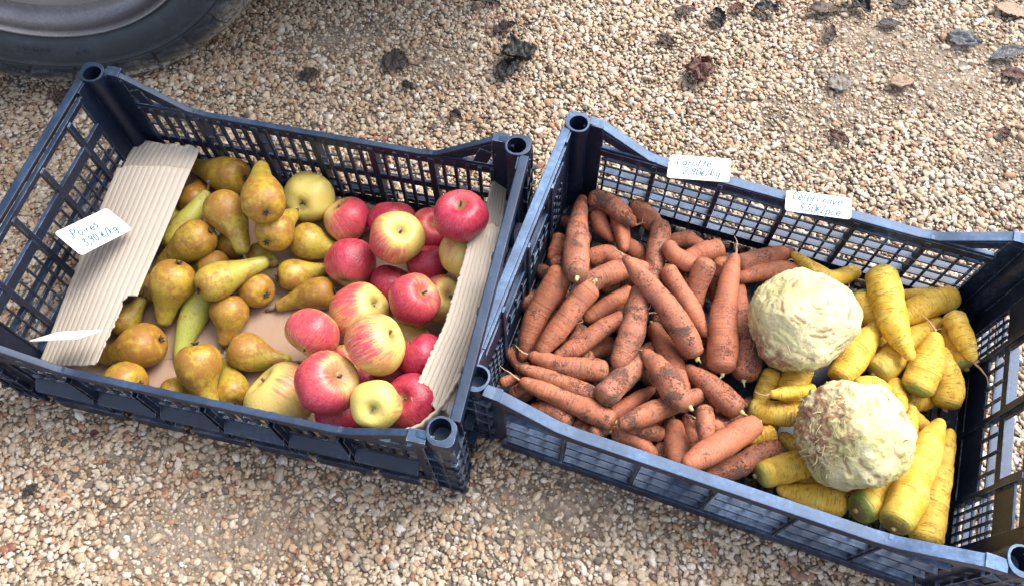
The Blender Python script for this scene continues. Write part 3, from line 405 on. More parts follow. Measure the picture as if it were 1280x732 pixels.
def m_pebble():
    t = NT('pebbles')
    rn = t.geo('Random Per Island')
    wn_ = t.n('TexWhiteNoise', noise_dimensions='1D')
    t.put(wn_.inputs['W'], t.math('MULTIPLY', rn, 913.7))
    r2 = wn_.outputs['Value']
    o = t.obj()
    c = t.ramp(rn, [(0, (.03, .026, .024)), (.035, (.10, .08, .065)), (.05, (.24, .085, .045)), (.08, (.36, .17, .085)),
                    (.16, (.44, .28, .16)), (.28, (.45, .34, .225)), (.42, (.56, .43, .29)), (.55, (.43, .36, .285)),
                    (.68, (.63, .52, .38)), (.80, (.52, .45, .37)), (.9, (.72, .64, .52)), (.96, (.80, .76, .70)), (1, (.34, .30, .26))])
    c = t.mix(t.math('MULTIPLY', r2, .25), c, (.46, .37, .26))
    n = t.noise(o, 260, 4, .7)
    c = t.mix(.8, c, t.ramp(n, [(.27, (.34, .30, .27)), (.52, (1, 1, 1)), (.75, (1.3, 1.25, 1.15))]), 'MULTIPLY')
    big = t.noise(o, 2.3, 4, .6)
    dz = t.math('MULTIPLY', t.step(big, .48, .68), .45)
    c = t.mix(dz, c, t.mix(1.0, c, (.72, .62, .52), 'MULTIPLY'))
    dusty = t.math('MULTIPLY', t.step(t.noise(o, 900, 3, .7), .5, .7), .35)
    c = t.mix(dusty, c, (.46, .375, .28))
    c = t.mix(1.0, c, (.93, .905, .88), 'MULTIPLY')
    c = t.mix(1.0, c, (.83, .835, .84), 'MULTIPLY')
    c = t.mix(.04, c, (.36, .345, .32))
    return t.fin(c, t.step(r2, 0, 1, .42, .85), t.bump(n, .0009, .6), spec=.4)
PEB = m_pebble()

def m_ground():
    t = NT('sandy_ground')
    o = t.obj()
    n = t.noise(o, 6, 6, .6)
    f = t.noise(o, 420, 4, .8)
    v = t.voro(o, 230, out='Color')
    c = t.mix(n, (.30, .255, .205), (.41, .355, .29))
    c = t.mix(.55, c, t.ramp(f, [(.3, (.35, .3, .27)), (.5, (.9, .88, .85)), (.72, (1.25, 1.2, 1.15))]), 'MULTIPLY')
    sp = t.xyz(v)[0]
    c = t.mix(t.math('MULTIPLY', t.step(sp, .72, .95), .5), c, (.62, .52, .40))
    c = t.mix(t.math('MULTIPLY', t.step(sp, .12, .02), .6), c, (.10, .07, .05))
    d = t.voro(o, 130)
    vc = t.voro(o, 130, out='Color')
    far = t.ramp(t.xyz(vc)[0], [(0, (.16, .13, .10)), (.3, (.38, .30, .21)), (.6, (.45, .38, .30)), (.85, (.55, .49, .41)), (1, (.30, .20, .13))])
    far = t.mix(1.0, far, t.ramp(d, [(.1, (1, 1, 1)), (.75, (.45, .42, .40))]), 'MULTIPLY')  # shade between the stone cells painted into the colour
    c = t.mix(t.math('MULTIPLY', t.step(n, .35, .6), .75), c, far)
    c = t.mix(1.0, c, (.68, .66, .64), 'MULTIPLY')
    return t.fin(c, .9, t.bump(t.math('ADD', t.math('MULTIPLY', d, -1.0), t.math('MULTIPLY', f, .6)), .004, .7), spec=.25)
GND = m_ground()

def m_apple():
    t = NT('apple_skin')
    blush, yel, seed, rr = t.ocol()
    o = t.obj()
    off = t.vmath('ADD', o, t.vmath('SCALE', (37.0, 11.0, 23.0), scale=seed))
    x, y, z = t.xyz(o)
    rho = t.math('SQRT', t.math('ADD', t.math('ADD', t.math('MULTIPLY', x, x), t.math('MULTIPLY', y, y)), .002))
    sv = t.comb(t.math('MULTIPLY', t.math('DIVIDE', x, rho), 9.0), t.math('MULTIPLY', t.math('DIVIDE', y, rho), 9.0), t.math('ADD', t.math('MULTIPLY', z, 1.3), t.math('MULTIPLY', seed, 40)))
    streak = t.noise(sv, 1.6, 3, .65, .4)
    fine = t.noise(t.vmath('MULTIPLY', sv, (2.4, 2.4, 2.2)), 2.2, 3, .7)
    lump = t.noise(off, 1.5, 3, .5)
    # amount of red: the cheek turned to the light in the orchard is local +x
    m = t.math('ADD', t.math('MULTIPLY', x, .62), t.math('MULTIPLY', t.math('SUBTRACT', lump, .5), 1.0))
    m = t.math('ADD', m, t.math('SUBTRACT', t.math('MULTIPLY', blush, 2.5), 1.15))
    m = t.math('ADD', m, t.math('MULTIPLY', t.math('SUBTRACT', streak, .5), 1.6))
    m = t.math('SUBTRACT', m, t.math('MULTIPLY', t.step(t.math('ABSOLUTE', z), .55, .9), .55))
    red = t.step(m, -.25, .65)
    deep = t.step(m, .35, 1.5)
    yc = t.mix(yel, (.62, .33, .18), (.60, .48, .125))
    yc = t.mix(t.math('MULTIPLY', lump, .5), yc, (.58, .52, .13))
    rc = t.mix(deep, (.50, .06, .07), (.31, .004, .036))
    rc = t.mix(t.math('MULTIPLY', t.step(fine, .42, .66), .42), rc, (.62, .17, .19))
    c = t.mix(red, yc, rc)
    len_ = t.voro(off, 13)
    c = t.mix(t.math('MULTIPLY', t.step(len_, .13, .06), .6), c, (.85, .62, .45))
    # russet in the stem hollow
    rus = t.math('MULTIPLY', t.step(rho, .30, .10), t.step(t.math('ADD', t.math('ABSOLUTE', z), t.math('MULTIPLY', fine, .15)), .3, .5))
    c = t.mix(t.math('MULTIPLY', rus, .8), c, (.22, .17, .055))
    bl = t.noise(off, 2.6, 5, .7)
    c = t.mix(t.math('MULTIPLY', t.step(bl, .58, .74), .45), c, (.34, .16, .075))
    wax = t.noise(off, 5, 3)
    return t.fin(c, t.step(wax, .3, .7, .26, .46), t.bump(t.noise(off, 14, 3), .006, .2), spec=.45, sss=.12, sssr=(.4, .2, .08), sscale=.01)
APPLE = m_apple()

def m_pear():
    t = NT('pear_skin')
    green, rus, seed, rr = t.ocol()
    o = t.vmath('ADD', t.obj(), t.vmath('SCALE', (3.1, 7.3, 5.7), scale=seed))
    al = t.attr('along')
    n1 = t.noise(o, 38, 4, .6)
    n2 = t.noise(o, 150, 5, .7)
    n3 = t.noise(o, 620, 3, .7)
    base = t.mix(t.math('ADD', t.math('MULTIPLY', green, .95), t.math('MULTIPLY', t.math('SUBTRACT', al, .45), .5), clamp=True), (.42, .27, .028), (.34, .355, .065))
    f = t.math('ADD', t.math('MULTIPLY', rus, .9), t.math('MULTIPLY', t.math('SUBTRACT', .45, al), .35))
    f = t.math('ADD', f, t.math('MULTIPLY', t.math('SUBTRACT', n1, .5), 2.6))
    f = t.math('ADD', f, t.math('MULTIPLY', t.math('SUBTRACT', n2, .5), 2.4))
    k = t.step(f, .25, .95)
    c = t.mix(k, base, t.mix(n2, (.22, .095, .016), (.35, .165, .03)))
    c = t.mix(t.math('MULTIPLY', t.step(n3, .54, .66), .6), c, (.14, .085, .022))
    c = t.mix(t.math('MULTIPLY', t.step(t.voro(o, 330), .17, .08), .55), c, (.12, .075, .025))
    bl = t.noise(o, 55, 6, .75, .6)
    c = t.mix(t.math('MULTIPLY', t.step(bl, .56, .68), .7), c, (.13, .07, .018))
    c = t.mix(t.math('MULTIPLY', t.step(al, .9, 1.0), .45), c, (.13, .10, .03))
    return t.fin(c, t.step(n1, .3, .7, .34, .56), t.bump(t.math('ADD', n2, t.math('MULTIPLY', n3, .5)), .0012, .35), spec=.45, sss=.08, sssr=(.4, .25, .06), sscale=.006)
PEAR = m_pear()

def m_carrot():
    t = NT('earthy_carrot_skin')
    dirt, tone, seed, rr = t.ocol()
    o = t.vmath('ADD', t.obj(), t.vmath('SCALE', (3.3, 6.1, 8.7), scale=seed))
    al = t.attr('along')
    ln = t.attr('mm')
    n1 = t.noise(o, 55, 4, .6)
    big = t.noise(o, 34, 5, .68, .3)
    sp = t.noise(o, 430, 4, .72)
    sp2 = t.noise(o, 900, 3, .7)
    ring = t.noise(t.comb(t.math('MULTIPLY', ln, .34), t.math('MULTIPLY', n1, .9), seed), 1.0, 4, .65)
    ringf = t.noise(t.comb(t.math('MULTIPLY', ln, .9), t.math('MULTIPLY', n1, 3.4), seed), 1.0, 3, .6)
    c = t.mix(t.step(n1, .3, .7), (.43, .112, .045), (.50, .165, .078))
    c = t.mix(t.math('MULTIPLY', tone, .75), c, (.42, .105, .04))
    c = t.mix(t.math('MULTIPLY', t.step(ring, .50, .68), .55), c, (.36, .115, .05))
    c = t.mix(t.math('MULTIPLY', t.step(sp2, .45, .7), .30), c, (.62, .38, .26))
    film = t.math('MULTIPLY', t.step(t.noise(o, 70, 6, .75), .34, .68), t.step(dirt, .1, .9, .35, .85))
    c = t.mix(film, c, t.mix(sp, (.15, .075, .052), (.29, .15, .105)))
    th = t.step(dirt, 0, 1, .70, .52)
    patch = t.step(t.math('SUBTRACT', t.math('ADD', big, t.math('MULTIPLY', t.math('SUBTRACT', sp, .5), .55)), th), -.03, .11)
    th2 = t.step(dirt, 0, 1, .585, .50)
    spk = t.step(t.math('SUBTRACT', t.math('ADD', sp, t.math('MULTIPLY', t.math('SUBTRACT', big, .5), .35)), th2), 0, .05)
    crk = t.math('MULTIPLY', t.step(ringf, .58, .65), t.step(t.noise(o, 150, 2), .48, .56))
    mud = t.math('MAXIMUM', t.math('MULTIPLY', patch, .92), t.math('MAXIMUM', t.math('MULTIPLY', t.math('MULTIPLY', spk, t.step(t.noise(o, 26, 3, .6), .36, .58, .25, 1.0)), .85), t.math('MULTIPLY', crk, .62)))
    mudc = t.mix(sp2, (.045, .032, .028), (.14, .11, .10))
    c = t.mix(mud, c, mudc)
    c = t.mix(t.math('MULTIPLY', t.step(al, .06, .0), .6), c, (.19, .10, .045))
    h = t.math('ADD', t.math('MULTIPLY', ring, -.6), t.math('ADD', t.math('MULTIPLY', patch, .55), t.math('MULTIPLY', sp, .3)))
    return t.fin(c, t.step(mud, 0, 1, .52, .95), t.bump(h, .0032, .85), spec=.35, sss=.03, sssr=(.5, .15, .04), sscale=.004)
CARROT = m_carrot()

def m_yellow():
    t = NT('yellow_carrot_skin')
    green, tone, seed, rr = t.ocol()
    o = t.vmath('ADD', t.obj(), t.vmath('SCALE', (3.3, 6.1, 8.7), scale=seed))
    al = t.attr('along')
    ln = t.attr('mm')
    n1 = t.noise(o, 45, 4, .6)
    ring = t.noise(t.comb(t.math('MULTIPLY', ln, .35), t.math('MULTIPLY', n1, .9), seed), 1.0, 4, .65)
    lent = t.noise(t.comb(t.math('MULTIPLY', ln, 1.1), t.math('MULTIPLY', t.noise(o, 70, 2), 5.0), seed), 1.0, 2, .5)
    lm = t.math('MULTIPLY', t.step(lent, .54, .60), t.step(t.noise(o, 150, 2), .46, .54))
    c = t.mix(t.step(n1, .3, .7), (.68, .40, .035), (.78, .56, .11))
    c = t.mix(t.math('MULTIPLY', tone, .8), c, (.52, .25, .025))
    c = t.mix(t.math('MULTIPLY', t.step(ring, .48, .68), .42), c, (.54, .30, .035))
    c = t.mix(t.math('MULTIPLY', lm, .55), c, (.28, .15, .03))
    film = t.step(t.noise(o, 60, 6, .75), .54, .72)
    c = t.mix(t.math('MULTIPLY', film, .6), c, (.36, .21, .08))
    c = t.mix(t.math('MULTIPLY', t.step(t.noise(o, 260, 4, .7), .52, .68), .22), c, (.50, .30, .07))
    gm = t.math('ADD', al, t.math('MULTIPLY', t.math('SUBTRACT', t.noise(o, 60, 4, .7), .5), .22))
    g = t.math('MULTIPLY', t.step(gm, .19, .04), green)
    c = t.mix(g, c, t.mix(n1, (.10, .16, .035), (.28, .33, .08)))
    c = t.mix(t.math('MULTIPLY', t.step(al, .05, .005), .8), c, (.13, .085, .03))
    spd = t.step(t.noise(o, 420, 3, .7), .66, .72)
    c = t.mix(t.math('MULTIPLY', spd, .45), c, (.16, .10, .04))
    h = t.math('ADD', t.math('MULTIPLY', ring, -.7), t.math('MULTIPLY', lm, -.5))
    return t.fin(c, t.step(n1, .3, .7, .38, .6), t.bump(h, .0028, .75), spec=.3, sss=.08, sssr=(.5, .3, .04), sscale=.005)
YELLOW = m_yellow()

def m_celeriac():
    t = NT('celeriac_skin')
    a0, a1, seed, rr = t.ocol()
    o = t.obj()
    of = t.vmath('ADD', o, t.vmath('SCALE', (3.3, 6.1, 8.7), scale=seed))
    hgt = t.attr('crease')
    n1 = t.noise(of, 20, 5, .6, .8)
    n2 = t.noise(of, 75, 5, .7, .6)
    c = t.mix(t.step(n1, .35, .68), (.62, .545, .32), (.50, .48, .19))
    c = t.mix(t.math('MULTIPLY', t.step(n2, .48, .72), .45), c, (.50, .52, .22))
    c = t.mix(t.math('MULTIPLY', t.step(t.noise(of, 45, 4, .6), .54, .70), .7), c, (.73, .67, .47))
    c = t.mix(t.math('MULTIPLY', t.step(hgt, .34, .75), .9), c, t.mix(n2, (.22, .12, .06), (.40, .27, .13)))
    br = t.math('MULTIPLY', t.step(t.noise(of, 130, 5, .75), .55, .64), t.step(n1, .35, .6))
    c = t.mix(t.math('MULTIPLY', br, .8), c, (.33, .19, .09))
    fb = t.noise(t.vmath('MULTIPLY', of, (1, 1, 2.4)), 110, 5, .75, 2.2)
    c = t.mix(t.math('MULTIPLY', t.step(fb, .52, .60), .6), c, (.42, .33, .14))
    root = t.attr('rooty')
    c = t.mix(t.math('MULTIPLY', root, t.step(n2, .40, .58)), c, (.26, .13, .075))
    return t.fin(c, .6, t.bump(t.math('ADD', n2, t.noise(of, 260, 3, .7)), .002, .5), spec=.35, sss=.12, sssr=(.5, .45, .25), sscale=.006)
CELERIAC = m_celeriac()

STEM = simple('stem_brown', (.11, .07, .035), .8, .4, 300)
EYE = simple('calyx_dark', (.045, .03, .02), .9, .5, 400)
STUB = simple('stub_cream', (.40, .36, .17), .7, .45, 300)
NUB = simple('cut_stalk_tan', (.20, .14, .06), .8, .5, 500)
HAIR = simple('root_hair_tan', (.42, .27, .15), .8, .3, 300)

def m_cardboard(name, a, b, line=0):
    t = NT(name)
    o = t.obj()
    fib = t.noise(t.vmath('MULTIPLY', o, (400, 60, 400)), 1, 4, .7)
    n = t.noise(o, 9, 5, .6)
    c = t.mix(n, a, b)
    c = t.mix(t.math('MULTIPLY', t.step(fib, .5, .75), .25), c, tuple(x * .6 for x in a))
    st = t.noise(o, 22, 6, .75)
    c = t.mix(t.math('MULTIPLY', t.step(st, .6, .8), .35), c, tuple(x * .55 for x in a))
    return t.fin(c, .92, t.bump(fib, .0008, .4), spec=.15)
CARD = m_cardboard('cream_corrugated_board', (.43, .375, .31), (.51, .45, .375))
KRAFT = m_cardboard('brown_board', (.30, .20, .14), (.37, .25, .18))
TAG = simple('white_card', (.80, .81, .82), .55, .03, 60)
INK_TEAL = simple('teal_ink', (.004, .10, .24), .6, .1)
INK_GREY = simple('faded_blue_ink', (.035, .11, .21), .6, .1)
STAPLE = simple('staple_mark', (.10, .11, .13), .5, .2)

def m_leaf():
    t = NT('dead_leaf')
    oi = t.n('ObjectInfo')
    o = t.obj()
    n = t.noise(o, 120, 5, .7)
    v = t.attr('vein')
    c = t.mix(1.0, oi.outputs['Color'], t.ramp(n, [(.25, (.4, .4, .4)), (.5, (1, 1, 1)), (.75, (1.7, 1.6, 1.5))]), 'MULTIPLY')
    c = t.mix(t.math('MULTIPLY', v, .5), c, t.mix(1.0, c, (1.9, 1.8, 1.7), 'MULTIPLY'))
    return t.fin(c, t.step(n, .3, .7, .35, .8), t.bump(t.math('ADD', n, t.math('MULTIPLY', v, .6)), .003, .7), spec=.5)
LEAF = m_leaf()

def m_tyre():
    t = NT('tyre_rubber')
    o = t.obj()
    x, y, z = t.xyz(o)
    rad = t.math('SQRT', t.math('ADD', t.math('MULTIPLY', x, x), t.math('MULTIPLY', z, z)))
    n1 = t.noise(o, 18, 6, .7)
    n2 = t.noise(o, 140, 5, .7)
    c = t.mix(n1, (.020, .026, .036), (.042, .052, .066))
    mud = t.math('MULTIPLY', t.step(t.math('ADD', rad, t.math('MULTIPLY', t.math('SUBTRACT', n1, .5), .10)), .268, .312), t.step(n2, .36, .56))
    c = t.mix(t.math('MULTIPLY', mud, .85), c, t.mix(n2, (.28, .25, .21), (.52, .47, .40)))
    film = t.step(t.noise(o, 45, 6, .75), .5, .8)
    c = t.mix(t.math('MULTIPLY', film, .25), c, (.18, .18, .19))
    return t.fin(c, t.step(mud, 0, 1, .5, .9), t.bump(n2, .0012, .5), spec=.4)
TYRE = m_tyre()
def m_steel():
    t = NT('brushed_wheel_steel')
    o = t.obj()
    n = t.noise(t.vmath('MULTIPLY', o, (1, 1, 1)), 260, 5, .8, 1.2)
    n1 = t.noise(o, 16, 4)
    c = t.mix(n, (.05, .048, .056), (.36, .35, .37))
    c = t.mix(t.math('MULTIPLY', t.step(n1, .5, .75), .5), c, (.12, .11, .11))
    return t.fin(c, .42, t.bump(n, .001, .4), metal=.9)
STEEL = m_steel()
HUB = simple('hubcap_silver', (.55, .55, .54), .4, .12, 30, metal=.5)
PAINT = simple('dark_car_paint', (.06, .065, .075), .3, .15, 12, metal=.3)
GLASSY = simple('dark_car_glass', (.02, .025, .03), .08, .1, 5)
TRIM = simple('black_car_trim', (.02, .02, .022), .6, .2, 40)

# ------------------------------------------------------------------ mesh helpers
class MB:
    def __init__(s): s.v = []; s.f = []; s.n = 0
    def add(s, verts, faces):
        b = s.n
        s.v.extend(verts); s.n += len(verts)
        s.f.extend([tuple(b + i for i in f) for f in faces])
    def box(s, c, d, rot=None):
        hx, hy, hz = d[0] / 2, d[1] / 2, d[2] / 2
        p = [Vector((sx * hx, sy * hy, sz * hz)) for sz in (-1, 1) for sx, sy in ((-1, -1), (1, -1), (1, 1), (-1, 1))]
        if rot is not None: p = [rot @ q for q in p]
        c = Vector(c)
        s.add([q + c for q in p], [(3, 2, 1, 0), (4, 5, 6, 7), (0, 1, 5, 4), (1, 2, 6, 5), (2, 3, 7, 6), (3, 0, 4, 7)])
    def sweep(s, path, prof, closed=True):
        # path: list of (origin, axis_u, axis_v); prof: list of (u, v), closed outline
        m = len(prof)
        vs_ = []
        for o_, u_, v_ in path:
            vs_ += [Vector(o_) + Vector(u_) * a + Vector(v_) * b for a, b in prof]
        fs = []
        for i in range(len(path) - 1):
            for j in range(m):
                a, b = i * m + j, i * m + (j + 1) % m
                fs.append((a, b, b + m, a + m))
        fs.append(tuple(range(m))[::-1])
        fs.append(tuple(range((len(path) - 1) * m, len(path) * m)))
        s.add(vs_, fs)
    def tube(s, pts, rad, k=8, cap=True):
        pts = [Vector(p) for p in pts]
        n = len(pts)
        up = None
        rings = []
        for i in range(n):
            tg = (pts[min(i + 1, n - 1)] - pts[max(i - 1, 0)]).normalized()
            if up is None:
                up = tg.orthogonal().normalized()
            up = (up - tg * up.dot(tg)).normalized()
            w = tg.cross(up)
            r = rad[i] if isinstance(rad, (list, tuple)) else rad
            rings.append([pts[i] + (up * math.cos(2 * math.pi * j / k) + w * math.sin(2 * math.pi * j / k)) * r for j in range(k)])
        vs_ = [q for r in rings for q in r]
        fs = [(i * k + j, i * k + (j + 1) % k, (i + 1) * k + (j + 1) % k, (i + 1) * k + j) for i in range(n - 1) for j in range(k)]
        if cap:
            fs.append(tuple(range(k))[::-1]); fs.append(tuple(range((n - 1) * k, n * k)))
        s.add(vs_, fs)
    def mesh(s, name, mats, smooth=False):
        me = bpy.data.meshes.new(name)
        me.from_pydata([tuple(q) for q in s.v], [], s.f)
        for m in (mats if isinstance(mats, (list, tuple)) else [mats]): me.materials.append(m)
        me.polygons.foreach_set('use_smooth', [smooth] * len(me.polygons))
        me.update()
        return me
    def build(s, name, mat, parent=None, smooth=False, bevel=0, loc=None):
        o = link(name, s.mesh(name, mat, smooth), parent, loc)
        if bevel:
            b = o.modifiers.new('bevel', 'BEVEL'); b.width = bevel; b.segments = 2; b.limit_method = 'ANGLE'
            for p in o.data.polygons: p.use_smooth = True
            w = o.modifiers.new('wn', 'WEIGHTED_NORMAL'); w.keep_sharp = False
        return o

def link(name, data, parent=None, loc=None):
    o = bpy.data.objects.new(name, data)
    COL.objects.link(o)
    if parent is not None: o.parent = parent
    if loc is not None: o.location = loc
    return o
def tag(o, label, cat, group=None):
    o['label'] = label; o['category'] = cat
    if group: o['group'] = group
    return o
def attr_set(me, name, vals):
    a = me.attributes.new(name, 'FLOAT', 'POINT')
    a.data.foreach_set('value', np.asarray(vals, dtype=np.float32))

def catmull(P, n):
    P = np.asarray(P, float)
    if len(P) == 2:
        t = np.linspace(0, 1, n)[:, None]
        return P[0] * (1 - t) + P[1] * t
    Q = np.vstack([2 * P[0] - P[1], P, 2 * P[-1] - P[-2]])
    d = np.r_[0, np.cumsum(np.linalg.norm(np.diff(P[:, :3], axis=0), axis=1))]
    out = []
    for s_ in np.linspace(0, d[-1], n):
        i = min(np.searchsorted(d, s_, 'right') - 1, len(P) - 2)
        u = (s_ - d[i]) / (d[i + 1] - d[i])
        a, b, c, e = Q[i], Q[i + 1], Q[i + 2], Q[i + 3]
        out.append(.5 * (2 * b + (c - a) * u + (2 * a - 5 * b + 4 * c - e) * u * u + (3 * b - a - 3 * c + e) * u ** 3))
    return np.array(out)

def root_body(pts4, seed, k=22, cap0=.75, cap1=1.0, rough=.05, rings=.03, dimple=0.0):
    """a tapering root or fruit along pts4 = [(x, y, z, r)]: verts, faces, along, millimetres along"""
    P = np.asarray(pts4, float)
    L = np.linalg.norm(np.diff(P[:, :3], axis=0), axis=1).sum()
    n = max(14, int(L / .0035))
    C = catmull(P, n)
    C[:, 3] = np.maximum(C[:, 3], P[:, 3].min() * .8)
    t0 = C[0, :3] - C[1, :3]; t0 /= np.linalg.norm(t0)
    t1 = C[-1, :3] - C[-2, :3]; t1 /= np.linalg.norm(t1)
    r0, r1 = C[0, 3], C[-1, 3]
    A = []
    for a in np.linspace(R(86), R(12), 7):
        A.append([*(C[0, :3] + t0 * r0 * cap0 * math.sin(a)), r0 * math.cos(a)])
    B = []
    for a in np.linspace(R(12), R(86), 7):
        B.append([*(C[-1, :3] + t1 * r1 * cap1 * math.sin(a)), r1 * math.cos(a)])
    if dimple:
        for i, q in enumerate((.30, .12, .02)):
            A[i][:3] = list(np.array(A[i][:3]) - t0 * r0 * dimple * (1, .55, .15)[i])
    S = np.vstack([A, C, B])
    m = len(S)
    seg = np.r_[0, np.cumsum(np.linalg.norm(np.diff(S[:, :3], axis=0), axis=1))]
    tot = seg[-1]
    verts, along, mm = [], [], []
    up = None
    for i in range(m):
        if i < 7: tg = Vector(-t0)
        elif i >= m - 7: tg = Vector(t1)
        else: tg = Vector(S[min(i + 1, m - 1), :3] - S[max(i - 1, 0), :3]).normalized()
        if up is None: up = tg.orthogonal().normalized()
        up = (up - tg * up.dot(tg)).normalized()
        w = tg.cross(up)
        c = Vector(S[i, :3])
        rr = S[i, 3]
        rg = 1 + rings * (noise.noise(Vector((seg[i] * 260, seed, 3.3))) * 1.0 + noise.noise(Vector((seg[i] * 620, seed, 9.1))) * .6)
        for j in range(k):
            a = 2 * math.pi * j / k
            d = up * math.cos(a) + w * math.sin(a)
            q = Vector((d.x * .8 + seed * 3.1, d.y * .8, d.z * .8 + seg[i] * 28))
            f = rg + rough * noise.noise(q) * 1.6 + rough * .6 * noise.noise(q * 2.7)
            verts.append(c + d * rr * f)
            along.append(seg[i] / tot); mm.append(seg[i] * 1000)
    faces = [(i * k + j, (i + 1) * k + j, (i + 1) * k + (j + 1) % k, i * k + (j + 1) % k) for i in range(m - 1) for j in range(k)]
    faces.append(tuple(range(k))); faces.append(tuple(range((m - 1) * k, m * k))[::-1])
    return verts, faces, along, mm, (Vector(C[0, :3]), Vector(t0), r0), (Vector(C[-1, :3]), Vector(t1), r1)

def body_object(name, pts4, mat, seed, **kw):
    v, f, al, mm, e0, e1 = root_body(pts4, seed, **kw)
    c = sum(v, Vector()) / len(v)
    me = bpy.data.meshes.new(name)
    me.from_pydata([tuple(q - c) for q in v], [], f)
    me.materials.append(mat)
    me.polygons.foreach_set('use_smooth', [True] * len(me.polygons))
    attr_set(me, 'along', al); attr_set(me, 'mm', mm)
    me.update()
    o = link(name, me, None, c)
    return o, c, e0, e1

def wander(p, d, L, n, jit, r0, r1, drop=0.0):
    pts, p, d = [], Vector(p), Vector(d).normalized()
    for i in range(n):
        pts.append(p.copy())
        d = (d + Vector((rnd.gauss(0, jit), rnd.gauss(0, jit), rnd.gauss(0, jit) - drop))).normalized()
        p = p + d * L / n
    return pts, [r0 + (r1 - r0) * i / (n - 1) for i in range(n)]

# ------------------------------------------------------------------ ground and gravel
def patch_mask(x, y):
    return noise.noise(Vector((x * 2.6 + 4.2, y * 2.6 + 1.7, 0))) * .6 + noise.noise(Vector((x * 7 + 1.3, y * 7, 5))) * .4
BARE = [(.72, .86, .24, .16), (.80, .70, .18, .10), (-.38, .17, .22, .07), (.03, .20, .14, .06), (-.30, .98, .18, .10), (.62, .95, .12, .08), (-.13, .93, .16, .07)]
def bare(x, y):
    m = 0
    for bx, by, rx, ry in BARE:
        m = max(m, 1 - math.hypot((x - bx) / rx, (y - by) / ry))
    return min(1, max(0, m * .62 + patch_mask(x, y) * .7))
def ground():
    d = np.arange(-1.5, 1.5001, .02)
    xs = np.r_[-60, -20, -6, -3, d, 3, 6, 20, 60]
    dy = np.arange(-.4, 1.9001, .02)
    ys = np.r_[-60, -20, -6, -2, dy, 3, 6, 20, 60]
    v = []
    for y in ys:
        for x in xs:
            z = -.0042
            if abs(x) < 1.49 and -.4 < y < 1.89:
                z += .0038 * bare(x, y) + .0012 * noise.noise(Vector((x * 30, y * 30, 0)))
            v.append((x, y, z))
    nx = len(xs)
    f = [(j * nx + i, j * nx + i + 1, (j + 1) * nx + i + 1, (j + 1) * nx + i) for j in range(len(ys) - 1) for i in range(nx - 1)]
    me = bpy.data.meshes.new('ground')
    me.from_pydata(v, [], f); me.materials.append(GND)
    me.polygons.foreach_set('use_smooth', [True] * len(me.polygons))
    o = link('ground', me); o['kind'] = 'structure'
ground()

CR1 = (-.3064, .4843, -.2464)
CR2 = (.2881, .371, -.3723)
def local(cr, x, y):
    c, s_ = math.cos(cr[2]), math.sin(cr[2])
    return c * (x - cr[0]) + s_ * (y - cr[1]), -s_ * (x - cr[0]) + c * (y - cr[1])

